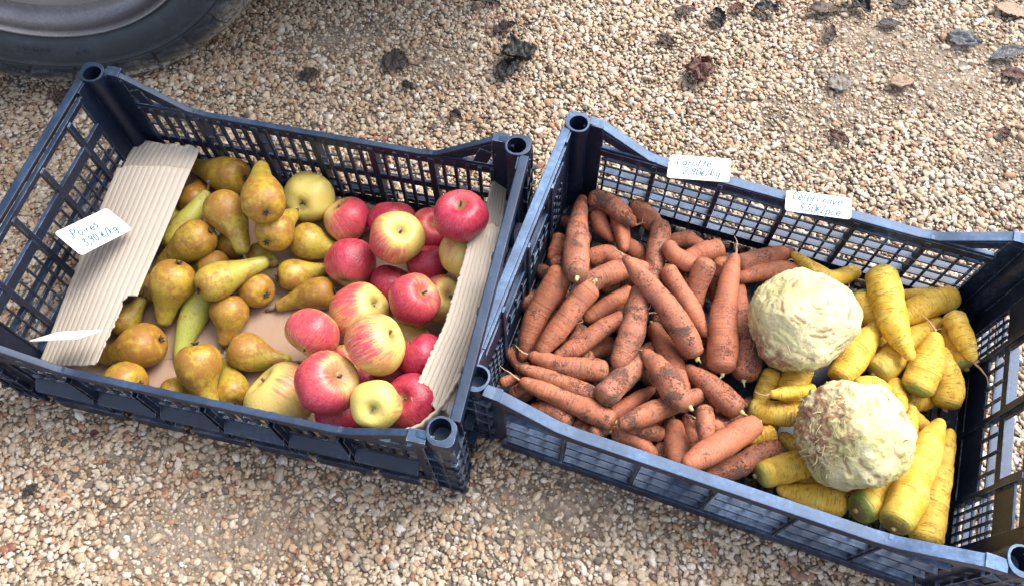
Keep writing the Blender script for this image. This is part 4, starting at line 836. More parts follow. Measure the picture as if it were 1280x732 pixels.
def gravel():
    bm = bmesh.new(); bmesh.ops.create_icosphere(bm, subdivisions=2, radius=1)
    bv = np.array([v.co[:] for v in bm.verts]); bf = np.array([[v.index for v in f.verts] for f in bm.faces]); bm.free()
    bm = bmesh.new(); bmesh.ops.create_icosphere(bm, subdivisions=1, radius=1)
    sv = np.array([v.co[:] for v in bm.verts]); sf = np.array([[v.index for v in f.verts] for f in bm.faces]); bm.free()
    var = []
    for i in range(30):
        for base in (bv, sv):
            w = base.copy()
            # a few flattened cheeks plus lumps: worn river gravel
            for k in range(5):
                nrm = rng.normal(size=3); nrm /= np.linalg.norm(nrm)
                lim = rng.uniform(.62, .9)
                dd = w @ nrm
                w -= np.outer(np.maximum(dd - lim, 0) * .85, nrm)
            for q in w:
                pass
            f_ = np.array([1 + .13 * noise.noise(Vector(q * 1.3) + Vector((i * 5.1, 0, 0))) for q in w])
            var.append(w * f_[:, None])
    def visible(x, y):
        if not (-.35 < y < 1.75): return False
        hw = .66 + (y) * .34
        if abs(x) > hw + .42: return False
        lx, ly = local(CR1, x, y)
        if abs(lx) < .275 and abs(ly) < .175 and lx > -.2: return False
        lx, ly = local(CR2, x, y)
        if lx > -.275 and lx < .17 and abs(ly) < .175: return False
        return True
    P = []
    g = .0060
    for j in range(int(2.1 / (g * .87))):
        for i in range(int(3.6 / g)):
            x = -1.8 + (i + .5 * (j % 2) + rng.uniform(-.42, .42)) * g
            y = -.35 + (j + rng.uniform(-.42, .42)) * g * .87
            if not visible(x, y): continue
            b = bare(x, y)
            if rng.random() < b * .42: continue
            r = float(np.clip(rng.lognormal(math.log(.0033), .31), .0018, .0068))
            if b > .3: r *= .8
            P.append((x, y, rng.uniform(-.0030, -.0008) - .001 * b, r, 0))
    for i in range(1300):
        x, y = rng.uniform(-1.3, 1.3), rng.uniform(-.12, 1.36)
        if visible(x, y): P.append((x, y, rng.uniform(-.0005, .0012), float(np.clip(rng.lognormal(math.log(.0045), .25), .0032, .0082)), 0))
    for i in range(16000):
        x, y = rng.uniform(-1.3, 1.3), rng.uniform(-.12, 1.36)
        if visible(x, y): P.append((x, y, rng.uniform(-.0025, .0015), rng.uniform(.0011, .0024), 1))
    def outside(x, y):
        return not (-.1 < y < 1.2) or abs(x) > .70 + y * .34
    V, F, off = [], [], 0
    for x, y, z, r, small in P:
        k = rng.integers(30)
        w = var[k * 2 + (1 if small else 0)]
        fc = sf if small else bf
        if not small and (r < .0030 or outside(x, y)): w = var[k * 2 + 1]; fc = sf
        sc = np.array([r * rng.uniform(1.0, 1.5), r * rng.uniform(.8, 1.05), r * rng.uniform(.42, .68)])
        q = Quaternion(Vector((rng.normal(), rng.normal(), 0)).normalized(), rng.normal() * .4) @ Quaternion((0, 0, 1), rng.uniform(0, 6.28))
        M = np.array(q.to_matrix())
        V.append((w * sc) @ M.T + np.array([x, y, z]))
        F.append(fc + off); off += len(w)
    V = np.vstack(V).astype(np.float32); F = np.vstack(F).astype(np.int32)
    me = bpy.data.meshes.new('gravel')
    me.vertices.add(len(V)); me.vertices.foreach_set('co', V.ravel())
    me.loops.add(len(F) * 3); me.loops.foreach_set('vertex_index', F.ravel())
    me.polygons.add(len(F)); me.polygons.foreach_set('loop_start', np.arange(0, len(F) * 3, 3, dtype=np.int32))
    me.polygons.foreach_set('use_smooth', np.ones(len(F), dtype=bool))
    me.update(calc_edges=True)
    me.materials.append(PEB)
    o = link('gravel', me)
    o['kind'] = 'stuff'; o['label'] = 'loose tan and cream pebbles covering the ground'
    print('pebbles', len(P), 'faces', len(F))
gravel()

# ------------------------------------------------------------------ crates
def crate(name, cr, H, low, dip, label, mat, style, z0=.003):
    root = link(name, None, None, (cr[0], cr[1], z0))
    root.rotation_euler = (0, 0, cr[2])
    tag(root, label, 'crate', 'plastic crates on the gravel')
    hl, hw = .30, .20
    zt = H - low                         # height of the rim between the raised corners
    rw = .0085 if style == 1 else .014   # rim flange
    inn = .186
    # --- rim
    rb = MB()
    prof = [(0, 0), (0, -.014), (-.0025, -.014), (-.0025, -.004), (-rw, -.004), (-rw, 0)]
    for sy in (-1, 1):
        oy = .1945 if style == 1 else .2
        path = []
        for x, z in ((-.2700, H - .0004), (-.252, H - .003), (-(.3 - dip) - .012, zt + .004), (-(.3 - dip) + .012, zt), ((.3 - dip) - .012, zt), ((.3 - dip) + .012, zt + .004), (.252, H - .003), (.2700, H - .0004)):
            path.append(((x, sy * oy, z), (0, sy, 0), (0, 0, 1)))
        rb.sweep(path, prof if sy > 0 else prof[::-1])
    for sx in (-1, 1):
        path = [((sx * .3, y, H - .0004), (sx, 0, 0), (0, 0, 1)) for y in (-.1705, -.12, .12, .1705)]
        p2 = [(0, 0), (0, -.016), (-.0025, -.016), (-.0025, -.004), (-.0115, -.004), (-.0115, 0)]
        rb.sweep(path, p2[::-1] if sx > 0 else p2)
    rb.build('rim', mat, root, bevel=.0012)
    # --- corner posts: rounded square column with a round stacking socket in its top
    for sx in (-1, 1):
        for sy in (-1, 1):
            pb = MB()
            N = 40
            cx, cy = sx * .2818, sy * .1818
            def outline(a):
                # square towards the outside of the crate, round towards its inside
                dx, dy = math.cos(a) * sx, math.sin(a) * sy
                ex, ey = (.0181 if dx > 0 else .0148), (.0181 if dy > 0 else .0148)
                p_ = 5.0 if dx > 0 and dy > 0 else 2.15
                return ((abs(dx) / ex) ** p_ + (abs(dy) / ey) ** p_) ** (-1 / p_)
            AN = [2 * math.pi * j / N for j in range(N)]
            orad = [outline(a) for a in AN]
            loops = []
            loops.append([(.0102 * math.cos(a), .0102 * math.sin(a), H - .026) for a in AN])
            loops.append([(.0112 * math.cos(a), .0112 * math.sin(a), H - .004) for a in AN])
            loops.append([(.0118 * math.cos(a), .0118 * math.sin(a), H + .0010) for a in AN])
            loops.append([(.0138 * math.cos(a), .0138 * math.sin(a), H + .0009) for a in AN])
            loops.append([(r_ * .96 * math.cos(a), r_ * .96 * math.sin(a), H + .0005) for a, r_ in zip(AN, orad)])
            loops.append([(r_ * math.cos(a), r_ * math.sin(a), H - .003) for a, r_ in zip(AN, orad)])
            loops.append([(r_ * math.cos(a), r_ * math.sin(a), H - .016) for a, r_ in zip(AN, orad)])
            loops.append([(r_ * .9 * math.cos(a), r_ * .9 * math.sin(a), H - .020) for a, r_ in zip(AN, orad)])
            loops.append([(r_ * .86 * math.cos(a), r_ * .86 * math.sin(a), .002) for a, r_ in zip(AN, orad)])
            vs_ = [Vector((cx + a, cy + b, c)) for l in loops for a, b, c in l]
            fs = [(i * N + j, i * N + (j + 1) % N, (i + 1) * N + (j + 1) % N, (i + 1) * N + j) for i in range(len(loops) - 1) for j in range(N)]
            fs = [f[::-1] for f in fs]
            fs.append(tuple(range(N)))
            pb.add(vs_, fs)
            # plates that carry the rim into the corner
            pb.box((sx * .2600, sy * .1925, H - .0078), (.020, .0142, .0112))
            pb.box((sx * .2930, sy * .1600, H - .0078), (.0132, .020, .0112))
            # outer ribs wrapping the corner, and flanking solid strips
            for k, z in enumerate((.018, .050, .082, .114, .146)):
                if z > H - .03: continue
                pb.box((cx + sx * .0005, sy * .1965, z), (.040 + (.003 if k % 2 else 0), .006, .0022))
                pb.box((sx * .2965, cy + sy * .0005, z), (.006, .040, .0022))
            for q in (-.016, .0, .0155):
                pb.box((cx + q, sy * .1968, (H - .02) / 2), (.0018, .0052, H - .026))
                pb.box((sx * .2968, cy + q, (H - .02) / 2), (.0052, .0018, H - .026))
            for q in (-.0085, .0085):
                pass
            pb.box((sx * .2625, sy * .1893, (H - .012) / 2 + .003), (.028, .0045, H - .014))
            pb.box((sx * .2893, sy * .1585, (H - .012) / 2 + .003), (.0045, .030, H - .014))
            pb.build('corner_post', mat, root, smooth=False, bevel=.0008)
    # --- long walls
    for sy in (-1, 1):
        w = MB()
        xe = .2485
        zl = zt - .004
        yi = sy * inn
        if style == 2:
            sp = .0875
            thick = [k * sp for k in (-2, -1, 0, 1, 2)]
            bars = []
            a = -2.75 * sp
            xs = [(-2.75 + k * .25) * sp for k in range(23)]
            for x in xs:
                th = any(abs(x - q) < 1e-6 for q in thick)
                if abs(x) > xe: continue
                if th:
                    w.box((x, yi + sy * .004, zl / 2 + .004), (.0062, .011, zl - .012))
                    w.box((x, sy * .1932, zl / 2), (.0022, .0118, zl - .010))
                else:
                    w.box((x, yi + sy * .0012, zl / 2 + .004), (.0028, .0036, zl - .012))
            zs = [.0285, .059, .0895, .1185]
            for z in zs:
                edges = [-xe] + thick + [xe]
                for a_, b_ in zip(edges[:-1], edges[1:]):
                    w.box(((a_ + b_) / 2, sy * .1922, z), (b_ - a_ - .0068, .0106, .0020))
                    w.box(((a_ + b_) / 2, sy * .1970, z - .0012), (b_ - a_ - .0064, .0018, .0048))
            for z in (.0445, .0745, .1045):
                w.box((0, yi - sy * .0004, z), (2 * xe - .002, .0026, .0022))
            for z in zs:
                w.box((0, yi - sy * .0006, z + .0002), (2 * xe - .003, .0028, .0027))
            w.box((0, sy * .1958, .0125), (2 * xe + .006, .0082, .021))
            w.box((0, yi + sy * .003, zl - .004), (2 * xe + .003, .007, .011))
        else:
            sp = .0825
            thick = [k * sp for k in (-2, -1, 0, 1, 2)]
            xs = [(-3 + k * .2) * sp for k in range(31)]
            for x in xs:
                th = any(abs(x - q) < 1e-6 for q in thick)
                if abs(x) > xe: continue
                if th: w.box((x, yi + sy * .0018, zl / 2 + .004), (.0092, .0072, zl - .012))
                else: w.box((x, yi + sy * .0006, zl / 2 + .004), (.0044, .0046, zl - .012))
            # middle band, staggered little rungs
            w.box((0, yi + sy * .0022, .0775), (2 * xe - .002, .0028, .0125))
            for i, (x, x2) in enumerate(zip(xs[:-1], xs[1:])):
                m = (x + x2) / 2
                if abs(m) > xe - .004: continue
                for z in (.040 + .009 * (i % 2), .110 - .010 * (i % 2)):
                    w.box((m, yi + sy * .0008, z), (sp * .2 - .0036, .0022, .0026))
            edges = [-xe] + thick + [xe]
            for row, (z, o_) in enumerate(((.0835, 0.0), )):
                for a_, b_ in zip(edges[:-1], edges[1:]):
                    w.box(((a_ + b_) / 2 + .001, sy * .1945, .0725), (b_ - a_ - .0060, .0190, .0022), Matrix.Rotation(-sy * R(43), 3, 'X'))
                    w.box(((a_ + b_) / 2 + .001, sy * .2013, .0640), (b_ - a_ - .0064, .0018, .0050))
            edges2 = [-xe] + [q + .022 for q in thick] + [xe]
            for a_, b_ in zip(edges2[:-1], edges2[1:]):
                w.box(((a_ + b_) / 2, sy * .1955, .026), (b_ - a_ - .012, .0100, .0022))
                w.box(((a_ + b_) / 2, sy * .2000, .0165), (b_ - a_ - .0124, .0018, .0255))
            for q in thick:
                for d_ in (-.0035, .0035):
                    w.box((q + d_, sy * .1942, zl / 2), (.0014, .0092, zl - .020))
            w.box((0, sy * .1895, .0085), (2 * xe + .004, .0036, .0150))
            w.box((0, yi + sy * .0031, zl - .006), (2 * xe + .003, .0058, .0135))
        # bar and strut under each raised corner
        for sx in (-1, 1):
            w.box((sx * ((.3 - dip + .252) / 2), yi + sy * .0034, zl + .0038), (.252 - (.3 - dip) - .002, .0060, .0062))
            if style == 1:
                w.box((sx * .236, yi + sy * .0030, zl + .018), (.018, .0034, .030), Matrix.Rotation(sx * .35, 3, 'Y'))
            a_ = Vector((sx * .2525, yi + sy * .004, H - .020)); b_ = Vector((sx * (.3 - dip + .004), yi + sy * .004, zt - .0125))
            d_ = b_ - a_
            w.box((a_ + b_) / 2, (d_.length, .0028, .0130), Matrix.Rotation(-math.atan2(d_.z, d_.x), 3, 'Y'))
        w.build('side_wall', mat, root, bevel=.0004)
    # --- end walls
    for sx in (-1, 1):
        w = MB()
        xi = sx * .2865
        ye = .1435
        top = H - .014
        if style == 1:
            w.box((xi + sx * .0018, 0, .1400), (.0052, 2 * ye + .004, .0165))     # broad band under the hand holes
            w.box((xi + sx * .003, 0, top - .001), (.006, 2 * ye + .004, .008))
            for y in (-.108, -.036, .036, .108):
                w.box((xi + sx * .0016, y, top / 2 + .002), (.0078, .0075, top - .006))
                w.box((xi + sx * .0058, y, top / 2 + .002), (.0030, .0030, top - .006))
            ys = [-.144 + k * .018 for k in range(17)]
            for y in ys:
                if min(abs(y - q) for q in (-.108, -.036, .036, .108)) < .004: continue
                w.box((xi + sx * .0004, y, .068), (.0030, .0026, .130))
            for i, (a_, b_) in enumerate(zip(ys[:-1], ys[1:])):
                for z in (.034, .066, .098) if i % 2 else (.048, .084, .114):
                    w.box((xi + sx * .0006, (a_ + b_) / 2, z), (.0022, .0166, .0024))
            w.box((xi + sx * .003, 0, .0765), (.0024, 2 * ye, .008))
            w.box((xi + sx * .004, 0, .010), (.009, 2 * ye + .004, .016))
            for z in (.030, .092):
                w.box((sx * .2940, 0, z), (.0105, 2 * ye, .0022))
        else:
            w.box((xi + sx * .003, 0, top - .0005), (.0065, 2 * ye + .004, .012))
            th = (-.09, 0, .09)
            for y in th:
                w.box((xi + sx * .001, y, top / 2 + .002), (.0075, .0070, top - .006))
                w.box((xi + sx * .0062, y, top / 2 + .002), (.0034, .0028, top - .006))
            for a_, b_ in ((-.09, 0), (0, .09)):
                m = (a_ + b_) / 2
                w.box((xi + sx * .0022, m, .034), (.0028, .0828, .066))                 # solid panel
                w.box((xi + sx * .0022, m, .109), (.0028, .0828, .012))
                for q in (-.0225, 0, .0225):
                    w.box((xi + sx * .0010, m + q, .085), (.0034, .0028, .040))
                w.box((xi + sx * .0012, m, .0852), (.0026, .0826, .0026))
                # hand hole with rounded ends
                for s2 in (-1, 1):
                    w.box((xi + sx * .0022, m + s2 * .0385, .1360), (.0028, .006, .046))
            for s2 in (-1, 1):
                m0, m1 = sorted((s2 * .0935, s2 * .1435))
                for k in range(4):
                    w.box((xi + sx * .0010, s2 * (.1035 + k * .0115), .0575), (.0032, .0026, .098))
                for k, z in enumerate((.0265, .0435, .0605, .0775, .0945)):
                    w.box((xi + sx * .0013, (m0 + m1) / 2, z), (.0026, .0500, .0026))
                w.box((xi + sx * .0022, (m0 + m1) / 2, .1265), (.0028, .0502, .040))
            w.box((xi + sx * .004, 0, .010), (.009, 2 * ye + .004, .018))
            for z in (.040, .078, .112):
                for a_, b_ in ((-.1435, -.09), (-.09, 0), (0, .09), (.09, .1435)):
                    w.box((sx * .2945, (a_ + b_) / 2, z), (.0100, b_ - a_ - .0050, .0022))
        w.build('end_wall', mat, root, bevel=.0004)
    # --- base
    b = MB()
    for k in range(-13, 14):
        b.box((k * .0212, 0, .0062), (.0062, .372, .0044))
    for k in range(-8, 9):
        b.box((0, k * .0218, .0036), (.572, .0062, .0034))
    b.box((0, 0, .0072), (.30, .16, .0036))
    for sx in (-1, 1): b.box((sx * .272, 0, .0074), (.020, .36, .0038))
    b.build('base', mat, root, bevel=0)
    return root
crate('plastic_crate', CR1, .2061, .0579, .1379, 'navy plastic crate holding pears and apples with cream cardboard flaps', PL1, 1)
crate('plastic_crate', CR2, .1815, .0448, .1275, 'blue grey plastic crate holding orange and yellow carrots and two celeriacs', PL2, 2)

# ------------------------------------------------------------------ cardboard
def poly(P, n, smooth):
    P = np.asarray(P, float)
    d = np.r_[0, np.cumsum(np.linalg.norm(np.diff(P, axis=0), axis=1))]
    t = np.linspace(0, d[-1], n)
    Q = np.c_[[np.interp(t, d, P[:, k]) for k in range(3)]].T
    for _ in range(smooth):
        Q[1:-1] = (Q[:-2] + 2 * Q[1:-1] + Q[2:]) / 4
    return Q
def sheet(name, label, left, right, ribs, amp, mat, cut=None, jag=0.0, nl=150, seed=1, curl=0.0, thick=.0016, endjag=0.0, group=None):
    """left/right: matching lists of 3D points along the sheet; ribs run along it"""
    nA = ribs * 8
    Lc, Rc = poly(left, nl, 6), poly(right, nl, 1)
    v = []
    for i in range(nl):
        a, b = Vector(Lc[i]), Vector(Rc[i])
        i0, i1 = max(i - 1, 0), min(i + 1, nl - 1)
        tg = Vector(Lc[i1] - Lc[i0] + Rc[i1] - Rc[i0]).normalized()
        nrm = (b - a).cross(tg).normalized()
        if nrm.z < 0: nrm = -nrm
        jr = jag * noise.noise(Vector((i * .35, seed, 0)))
        for j in range(nA + 1):
            u = j / nA
            p = a.lerp(b, u + jr * max(0, 1 - u * 3))
            if i in (0, nl - 1) and endjag:
                p = p + tg * (endjag * noise.noise(Vector((j * .05, seed * 3.1, i))) )
            d = amp * (abs(math.sin(math.pi * ribs * u)) ** .6)
            d += curl * math.sin(math.pi * u) + .0010 * noise.noise(Vector((i * .03, u * 1.2, seed)))
            v.append(p + nrm * d)
    f = [(i * (nA + 1) + j, i * (nA + 1) + j + 1, (i + 1) * (nA + 1) + j + 1, (i + 1) * (nA + 1) + j) for i in range(nl - 1) for j in range(nA)
         if not cut or (j + .5) / nA < np.interp(i / nl, [q[0] for q in cut], [q[1] for q in cut]) + .02 * noise.noise(Vector((i * .3, seed, 1)))]
    used = sorted({k for q in f for k in q})
    new = {k: n_ for n_, k in enumerate(used)}
    v = [v[k] for k in used]
    f = [tuple(new[k] for k in q) for q in f]
    c = sum(v, Vector()) / len(v)
    me = bpy.data.meshes.new(name)
    me.from_pydata([tuple(q - c) for q in v], [], f); me.materials.append(mat)
    me.polygons.foreach_set('use_smooth', [True] * len(me.polygons))
    o = link(name, me, None, c)
    s_ = o.modifiers.new('thickness', 'SOLIDIFY'); s_.thickness = thick; s_.offset = -1
    return tag(o, label, 'cardboard', group)
for d in SHEETS:
    sheet('corrugated_cardboard', d['label'], d['L'], d['R'], d['ribs'], d['amp'], CARD, d.get('cut'), d.get('jag', 0), seed=d['seed'], curl=d.get('curl', 0), endjag=d.get('endjag', 0), group='corrugated cardboard liners')
# brown sheet under the fruit
def base_sheet():
    b = MB()
    c, s_ = math.cos(CR1[2]), math.sin(CR1[2])
    b.box((-.018, -.004, .0126), (.530, .362, .0020))
    b.box((-.1495, -.06, .01415), (.20, .11, .0008), Matrix.Rotation(.22, 3, 'Z'))
    o = b.build('base_cardboard', KRAFT, None)
    o.location = (CR1[0], CR1[1], .003); o.rotation_euler = (0, 0, CR1[2])
    tag(o, 'flat brown cardboard sheet lying under the pears and apples', 'cardboard')
base_sheet()
# corrugated liner curving round the inside of one corner
def corner_liner():
    pts = [(.165, -.1835), (.19, -.1820), (.215, -.178), (.245, -.162), (.2625, -.135), (.2755, -.09), (.2795, -.03), (.2805, .03)]
    P = catmull([(a, b, 0) for a, b in pts], 150)
    rows = 10
    v = []
    for j in range(rows):
        z = .018 + j / (rows - 1) * .114
        for i, p in enumerate(P):
            tg = P[min(i + 1, 149)] - P[max(i - 1, 0)]; tg /= np.linalg.norm(tg)
            nrm = np.array([-tg[1], tg[0], 0])
            q = p + nrm * .0011 * abs(math.sin(i * .55)) + nrm * .0025 * noise.noise(Vector((i * .05, j * .1, 0)))
            v.append((q[0], q[1], z + (.004 * noise.noise(Vector((i * .12, 3, 0))) if j == rows - 1 else 0)))
    f = [(j * 150 + i, j * 150 + i + 1, (j + 1) * 150 + i + 1, (j + 1) * 150 + i) for j in range(rows - 1) for i in range(149)]
    me = bpy.data.meshes.new('corrugated_cardboard')
    me.from_pydata(v, [], f); me.materials.append(CARD)
    me.polygons.foreach_set('use_smooth', [True] * len(me.polygons))
    o = link('corrugated_cardboard', me)
    o.location = (CR1[0], CR1[1], .003); o.rotation_euler = (0, 0, CR1[2])
    s_ = o.modifiers.new('thickness', 'SOLIDIFY'); s_.thickness = .003; s_.offset = 0
    tag(o, 'upright corrugated strip curving round the crate corner behind the dark red apple', 'cardboard', 'corrugated cardboard liners')
corner_liner()

# ------------------------------------------------------------------ apples
def apple_mesh(seed):
    nu, nv = 40, 30
    v, f = [], []
    a5 = seed * 1.3
    lob = .018 + .03 * ((seed * 37) % 10) / 10
    tall = .86 + .10 * ((seed * 53) % 10) / 10
    for i in range(nv + 1):
        th = math.pi * i / nv
        z0 = tall * math.cos(th) - .34 * math.exp(-(th / .36) ** 2) + .22 * math.exp(-((math.pi - th) / .33) ** 2)
        x0 = math.sin(th) * (1.0 + .07 * math.cos(th))
        for j in range(nu):
            ph = 2 * math.pi * j / nu
            l = 1 + lob * math.cos(5 * ph + a5) * ((1 - math.cos(th)) / 2) ** 2 * 1.5 + .012 * math.cos(5 * ph + a5)
            n_ = 1 + .055 * noise.noise(Vector((math.cos(ph) * math.sin(th), math.sin(ph) * math.sin(th), math.cos(th))) * 1.1 + Vector((seed * 7.7, 0, 0)))
            v.append((x0 * l * n_ * math.cos(ph), x0 * l * n_ * math.sin(ph), z0 * (1 + .06 * math.cos(ph + seed)) * n_))
    for i in range(nv):
        for j in range(nu):
            f.append((i * nu + j, (i + 1) * nu + j, (i + 1) * nu + (j + 1) % nu, i * nu + (j + 1) % nu))
    me = bpy.data.meshes.new('apple')
    me.from_pydata(v, [], f); me.materials.append(APPLE)
    bm = bmesh.new(); bm.from_mesh(me); bmesh.ops.remove_doubles(bm, verts=bm.verts, dist=1e-4); bm.to_mesh(me); bm.free()
    me.polygons.foreach_set('use_smooth', [True] * len(me.polygons))
    return me
APM = [apple_mesh(i) for i in range(7)]
STM = []
for i in range(3):
    b = MB(); p, r_ = wander((0, 0, .38), (.15 * (i - 1), .1, 1), .46, 7, .13, .035, .045); b.tube(p, r_, 7)
    STM.append(b.mesh('stem', STEM, True))
def calyx_mesh():
    b = MB()
    for k in range(5):
        a = 2 * math.pi * k / 5
        p = [Vector((math.cos(a) * q, math.sin(a) * q, z)) for q, z in ((.01, -.60), (.06, -.655), (.11, -.70), (.10, -.735))]
        b.tube(p, [.03, .035, .025, .006], 5)
    return b.mesh('calyx', EYE, True)
CLX = calyx_mesh()
for i, d in enumerate(APPLES):
    o = link('apple', APM[i % 7], None, d['p'])
    ax = Vector(d['ax']); bd = Vector(d['bd'])
    xx = (bd - ax * bd.dot(ax))
    xx = xx.normalized() if xx.length > .05 else ax.orthogonal().normalized()
    yy = ax.cross(xx)
    o.matrix_world = Matrix.Translation(d['p']) @ Matrix((xx, yy, ax)).transposed().to_4x4() @ Matrix.Scale(d['r'], 4)
    o.color = (d['bl'], d['ye'], rnd.random(), 1)
    tag(o, d['label'], 'apple', 'apples in the fruit crate')
    link('stem', STM[i % 3], o)
    link('calyx', CLX, o)

# ------------------------------------------------------------------ pears
for i, d in enumerate(PEARS):
    p, q, r_ = Vector(d['p']), Vector(d['q']), d['r']
    ax = q - p
    side = ax.cross(Vector((0, 0, 1))).normalized()
    bend = side * rnd.uniform(-.10, .10) * ax.length
    sl = d['green'] > .6 and .10 or 0
    ks = [(0, 1), (.22, .955), (.45, .74 + sl), (.68, .53 + sl), (.88, .44 + sl * .5), (1.0, .36)]
    pts = [(*(p + ax * k + bend * (4 * k * (1 - k)) * .5), r_ * w) for k, w in ks]
    o, c, e0, e1 = body_object('pear', pts, PEAR, i * 1.7, k=28, cap0=.92, cap1=.75, rough=.035, rings=.008, dimple=.16)
    o.color = (d['green'], d['russet'], rnd.random(), 1)
    tag(o, d['label'], 'pear', 'pears in the fruit crate')
    b = MB()
    tip = e1[0] + e1[1] * e1[2] * .68 - c
    L = .018 if d['stem'] else .007
    w_, rr = wander(tip, e1[1] + Vector((0, 0, .25)), L, 7, .16, .0017, .0024)
    b.tube(w_, rr, 7); b.build('stem', STEM, o, True)
    b = MB()
    cp = e0[0] + e0[1] * e0[2] * .80 - c
    u_ = e0[1].orthogonal().normalized(); w2 = e0[1].cross(u_)
    for k in range(5):
        a = 2 * math.pi * k / 5 + i
        dd = u_ * math.cos(a) + w2 * math.sin(a)
        b.tube([cp, cp + dd * .002 + e0[1] * .0012, cp + dd * .0042 + e0[1] * .0028, cp + dd * .0055 + e0[1] * .0022], [.0016, .0016, .0012, .0004], 5)
    b.build('calyx', EYE, o, True)

# ------------------------------------------------------------------ carrots
def gnarl(pts, i):
    """small sideways bends and swellings, so that no two roots share an outline"""
    r_ = random.Random(i * 17 + 3)
    C = catmull(pts, 9)
    ax = Vector(C[-1, :3] - C[0, :3]).normalized()
    sd = ax.cross(Vector((0, 0, 1))).normalized()
    a1, a2, p1 = r_.uniform(-.12, .12), r_.uniform(-.045, .045), r_.uniform(0, 6)
    for k in range(9):
        t_ = k / 8
        R0 = C[:, 3].max()
        C[k, :3] += np.array(sd) * R0 * (a1 * math.sin(math.pi * t_) + a2 * math.sin(7 * t_ + p1))
        C[k, 3] *= 1 + r_.uniform(-.04, .04)
    C[-1, 3] *= .85
    return C.tolist()
def carrot(d, mat, name, cat, group, col, hair=False, stub=False, i=0):
    o, c, e0, e1 = body_object(name, gnarl(d['pts'], i), mat, i * 2.3 + 5, k=22, cap0=.66, cap1=1.5, rough=.075, rings=.026)
    o.color = (*col, 1)
    tag(o, d['label'], cat, group)
    if stub:
        b = MB()
        s0 = e0[0] + e0[1] * e0[2] * .62 - c
        if mat is YELLOW:
            rr_ = min(.0036, e0[2] * .26)
            w_, q = wander(s0, e0[1], .0046, 4, .1, rr_, rr_ * .8); b.tube(w_, q, 9)
            b.build('stalk_stub', NUB, o, True)
        else:
            rr_ = min(.0034, e0[2] * .28)
            w_, q = wander(s0, e0[1], rnd.uniform(.005, .011), 5, .2, rr_, rr_ * .6); b.tube(w_, q, 8)
            if rnd.random() < .5:
                w_, q = wander(s0 + e0[1] * .003, e0[1] + Vector((rnd.gauss(0, .6), rnd.gauss(0, .6), rnd.gauss(0, .3))), .009, 4, .2, rr_ * .5, rr_ * .2); b.tube(w_, q, 6)
            b.build('stalk_stub', STUB, o, True)
    if hair or rnd.random() < .22:
        b = MB()
        s1 = e1[0] + e1[1] * e1[2] * 1.3 - c
        w_, q = wander(s1, e1[1] + Vector((0, 0, .3)), rnd.uniform(.025, .04), 12, .22, min(.0016, e1[2] * .2), .0004, .03); b.tube(w_, q, 5)
        if rnd.random() < .6:
            w_, q = wander(s1, e1[1] + Vector((rnd.gauss(0, .6), rnd.gauss(0, .6), .3)), .02, 9, .25, .0008, .0003); b.tube(w_, q, 5)
        b.build('root_hair', HAIR, o, True)
    return o
for i, d in enumerate(CARROTS):
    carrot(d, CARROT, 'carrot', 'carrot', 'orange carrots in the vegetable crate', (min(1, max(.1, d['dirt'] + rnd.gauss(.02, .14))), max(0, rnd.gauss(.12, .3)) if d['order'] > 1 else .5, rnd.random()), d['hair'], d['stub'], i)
for i, d in enumerate(YELLOWS):
    carrot(d, YELLOW, 'yellow_carrot', 'yellow carrot', 'yellow carrots in the vegetable crate', (d['green'], max(0, rnd.gauss(.08, .15)) if d['order'] > 1 else .5, rnd.random()), i in (3, 6, 15, 20, 24, 25), d['green'] > .45, i + 90)

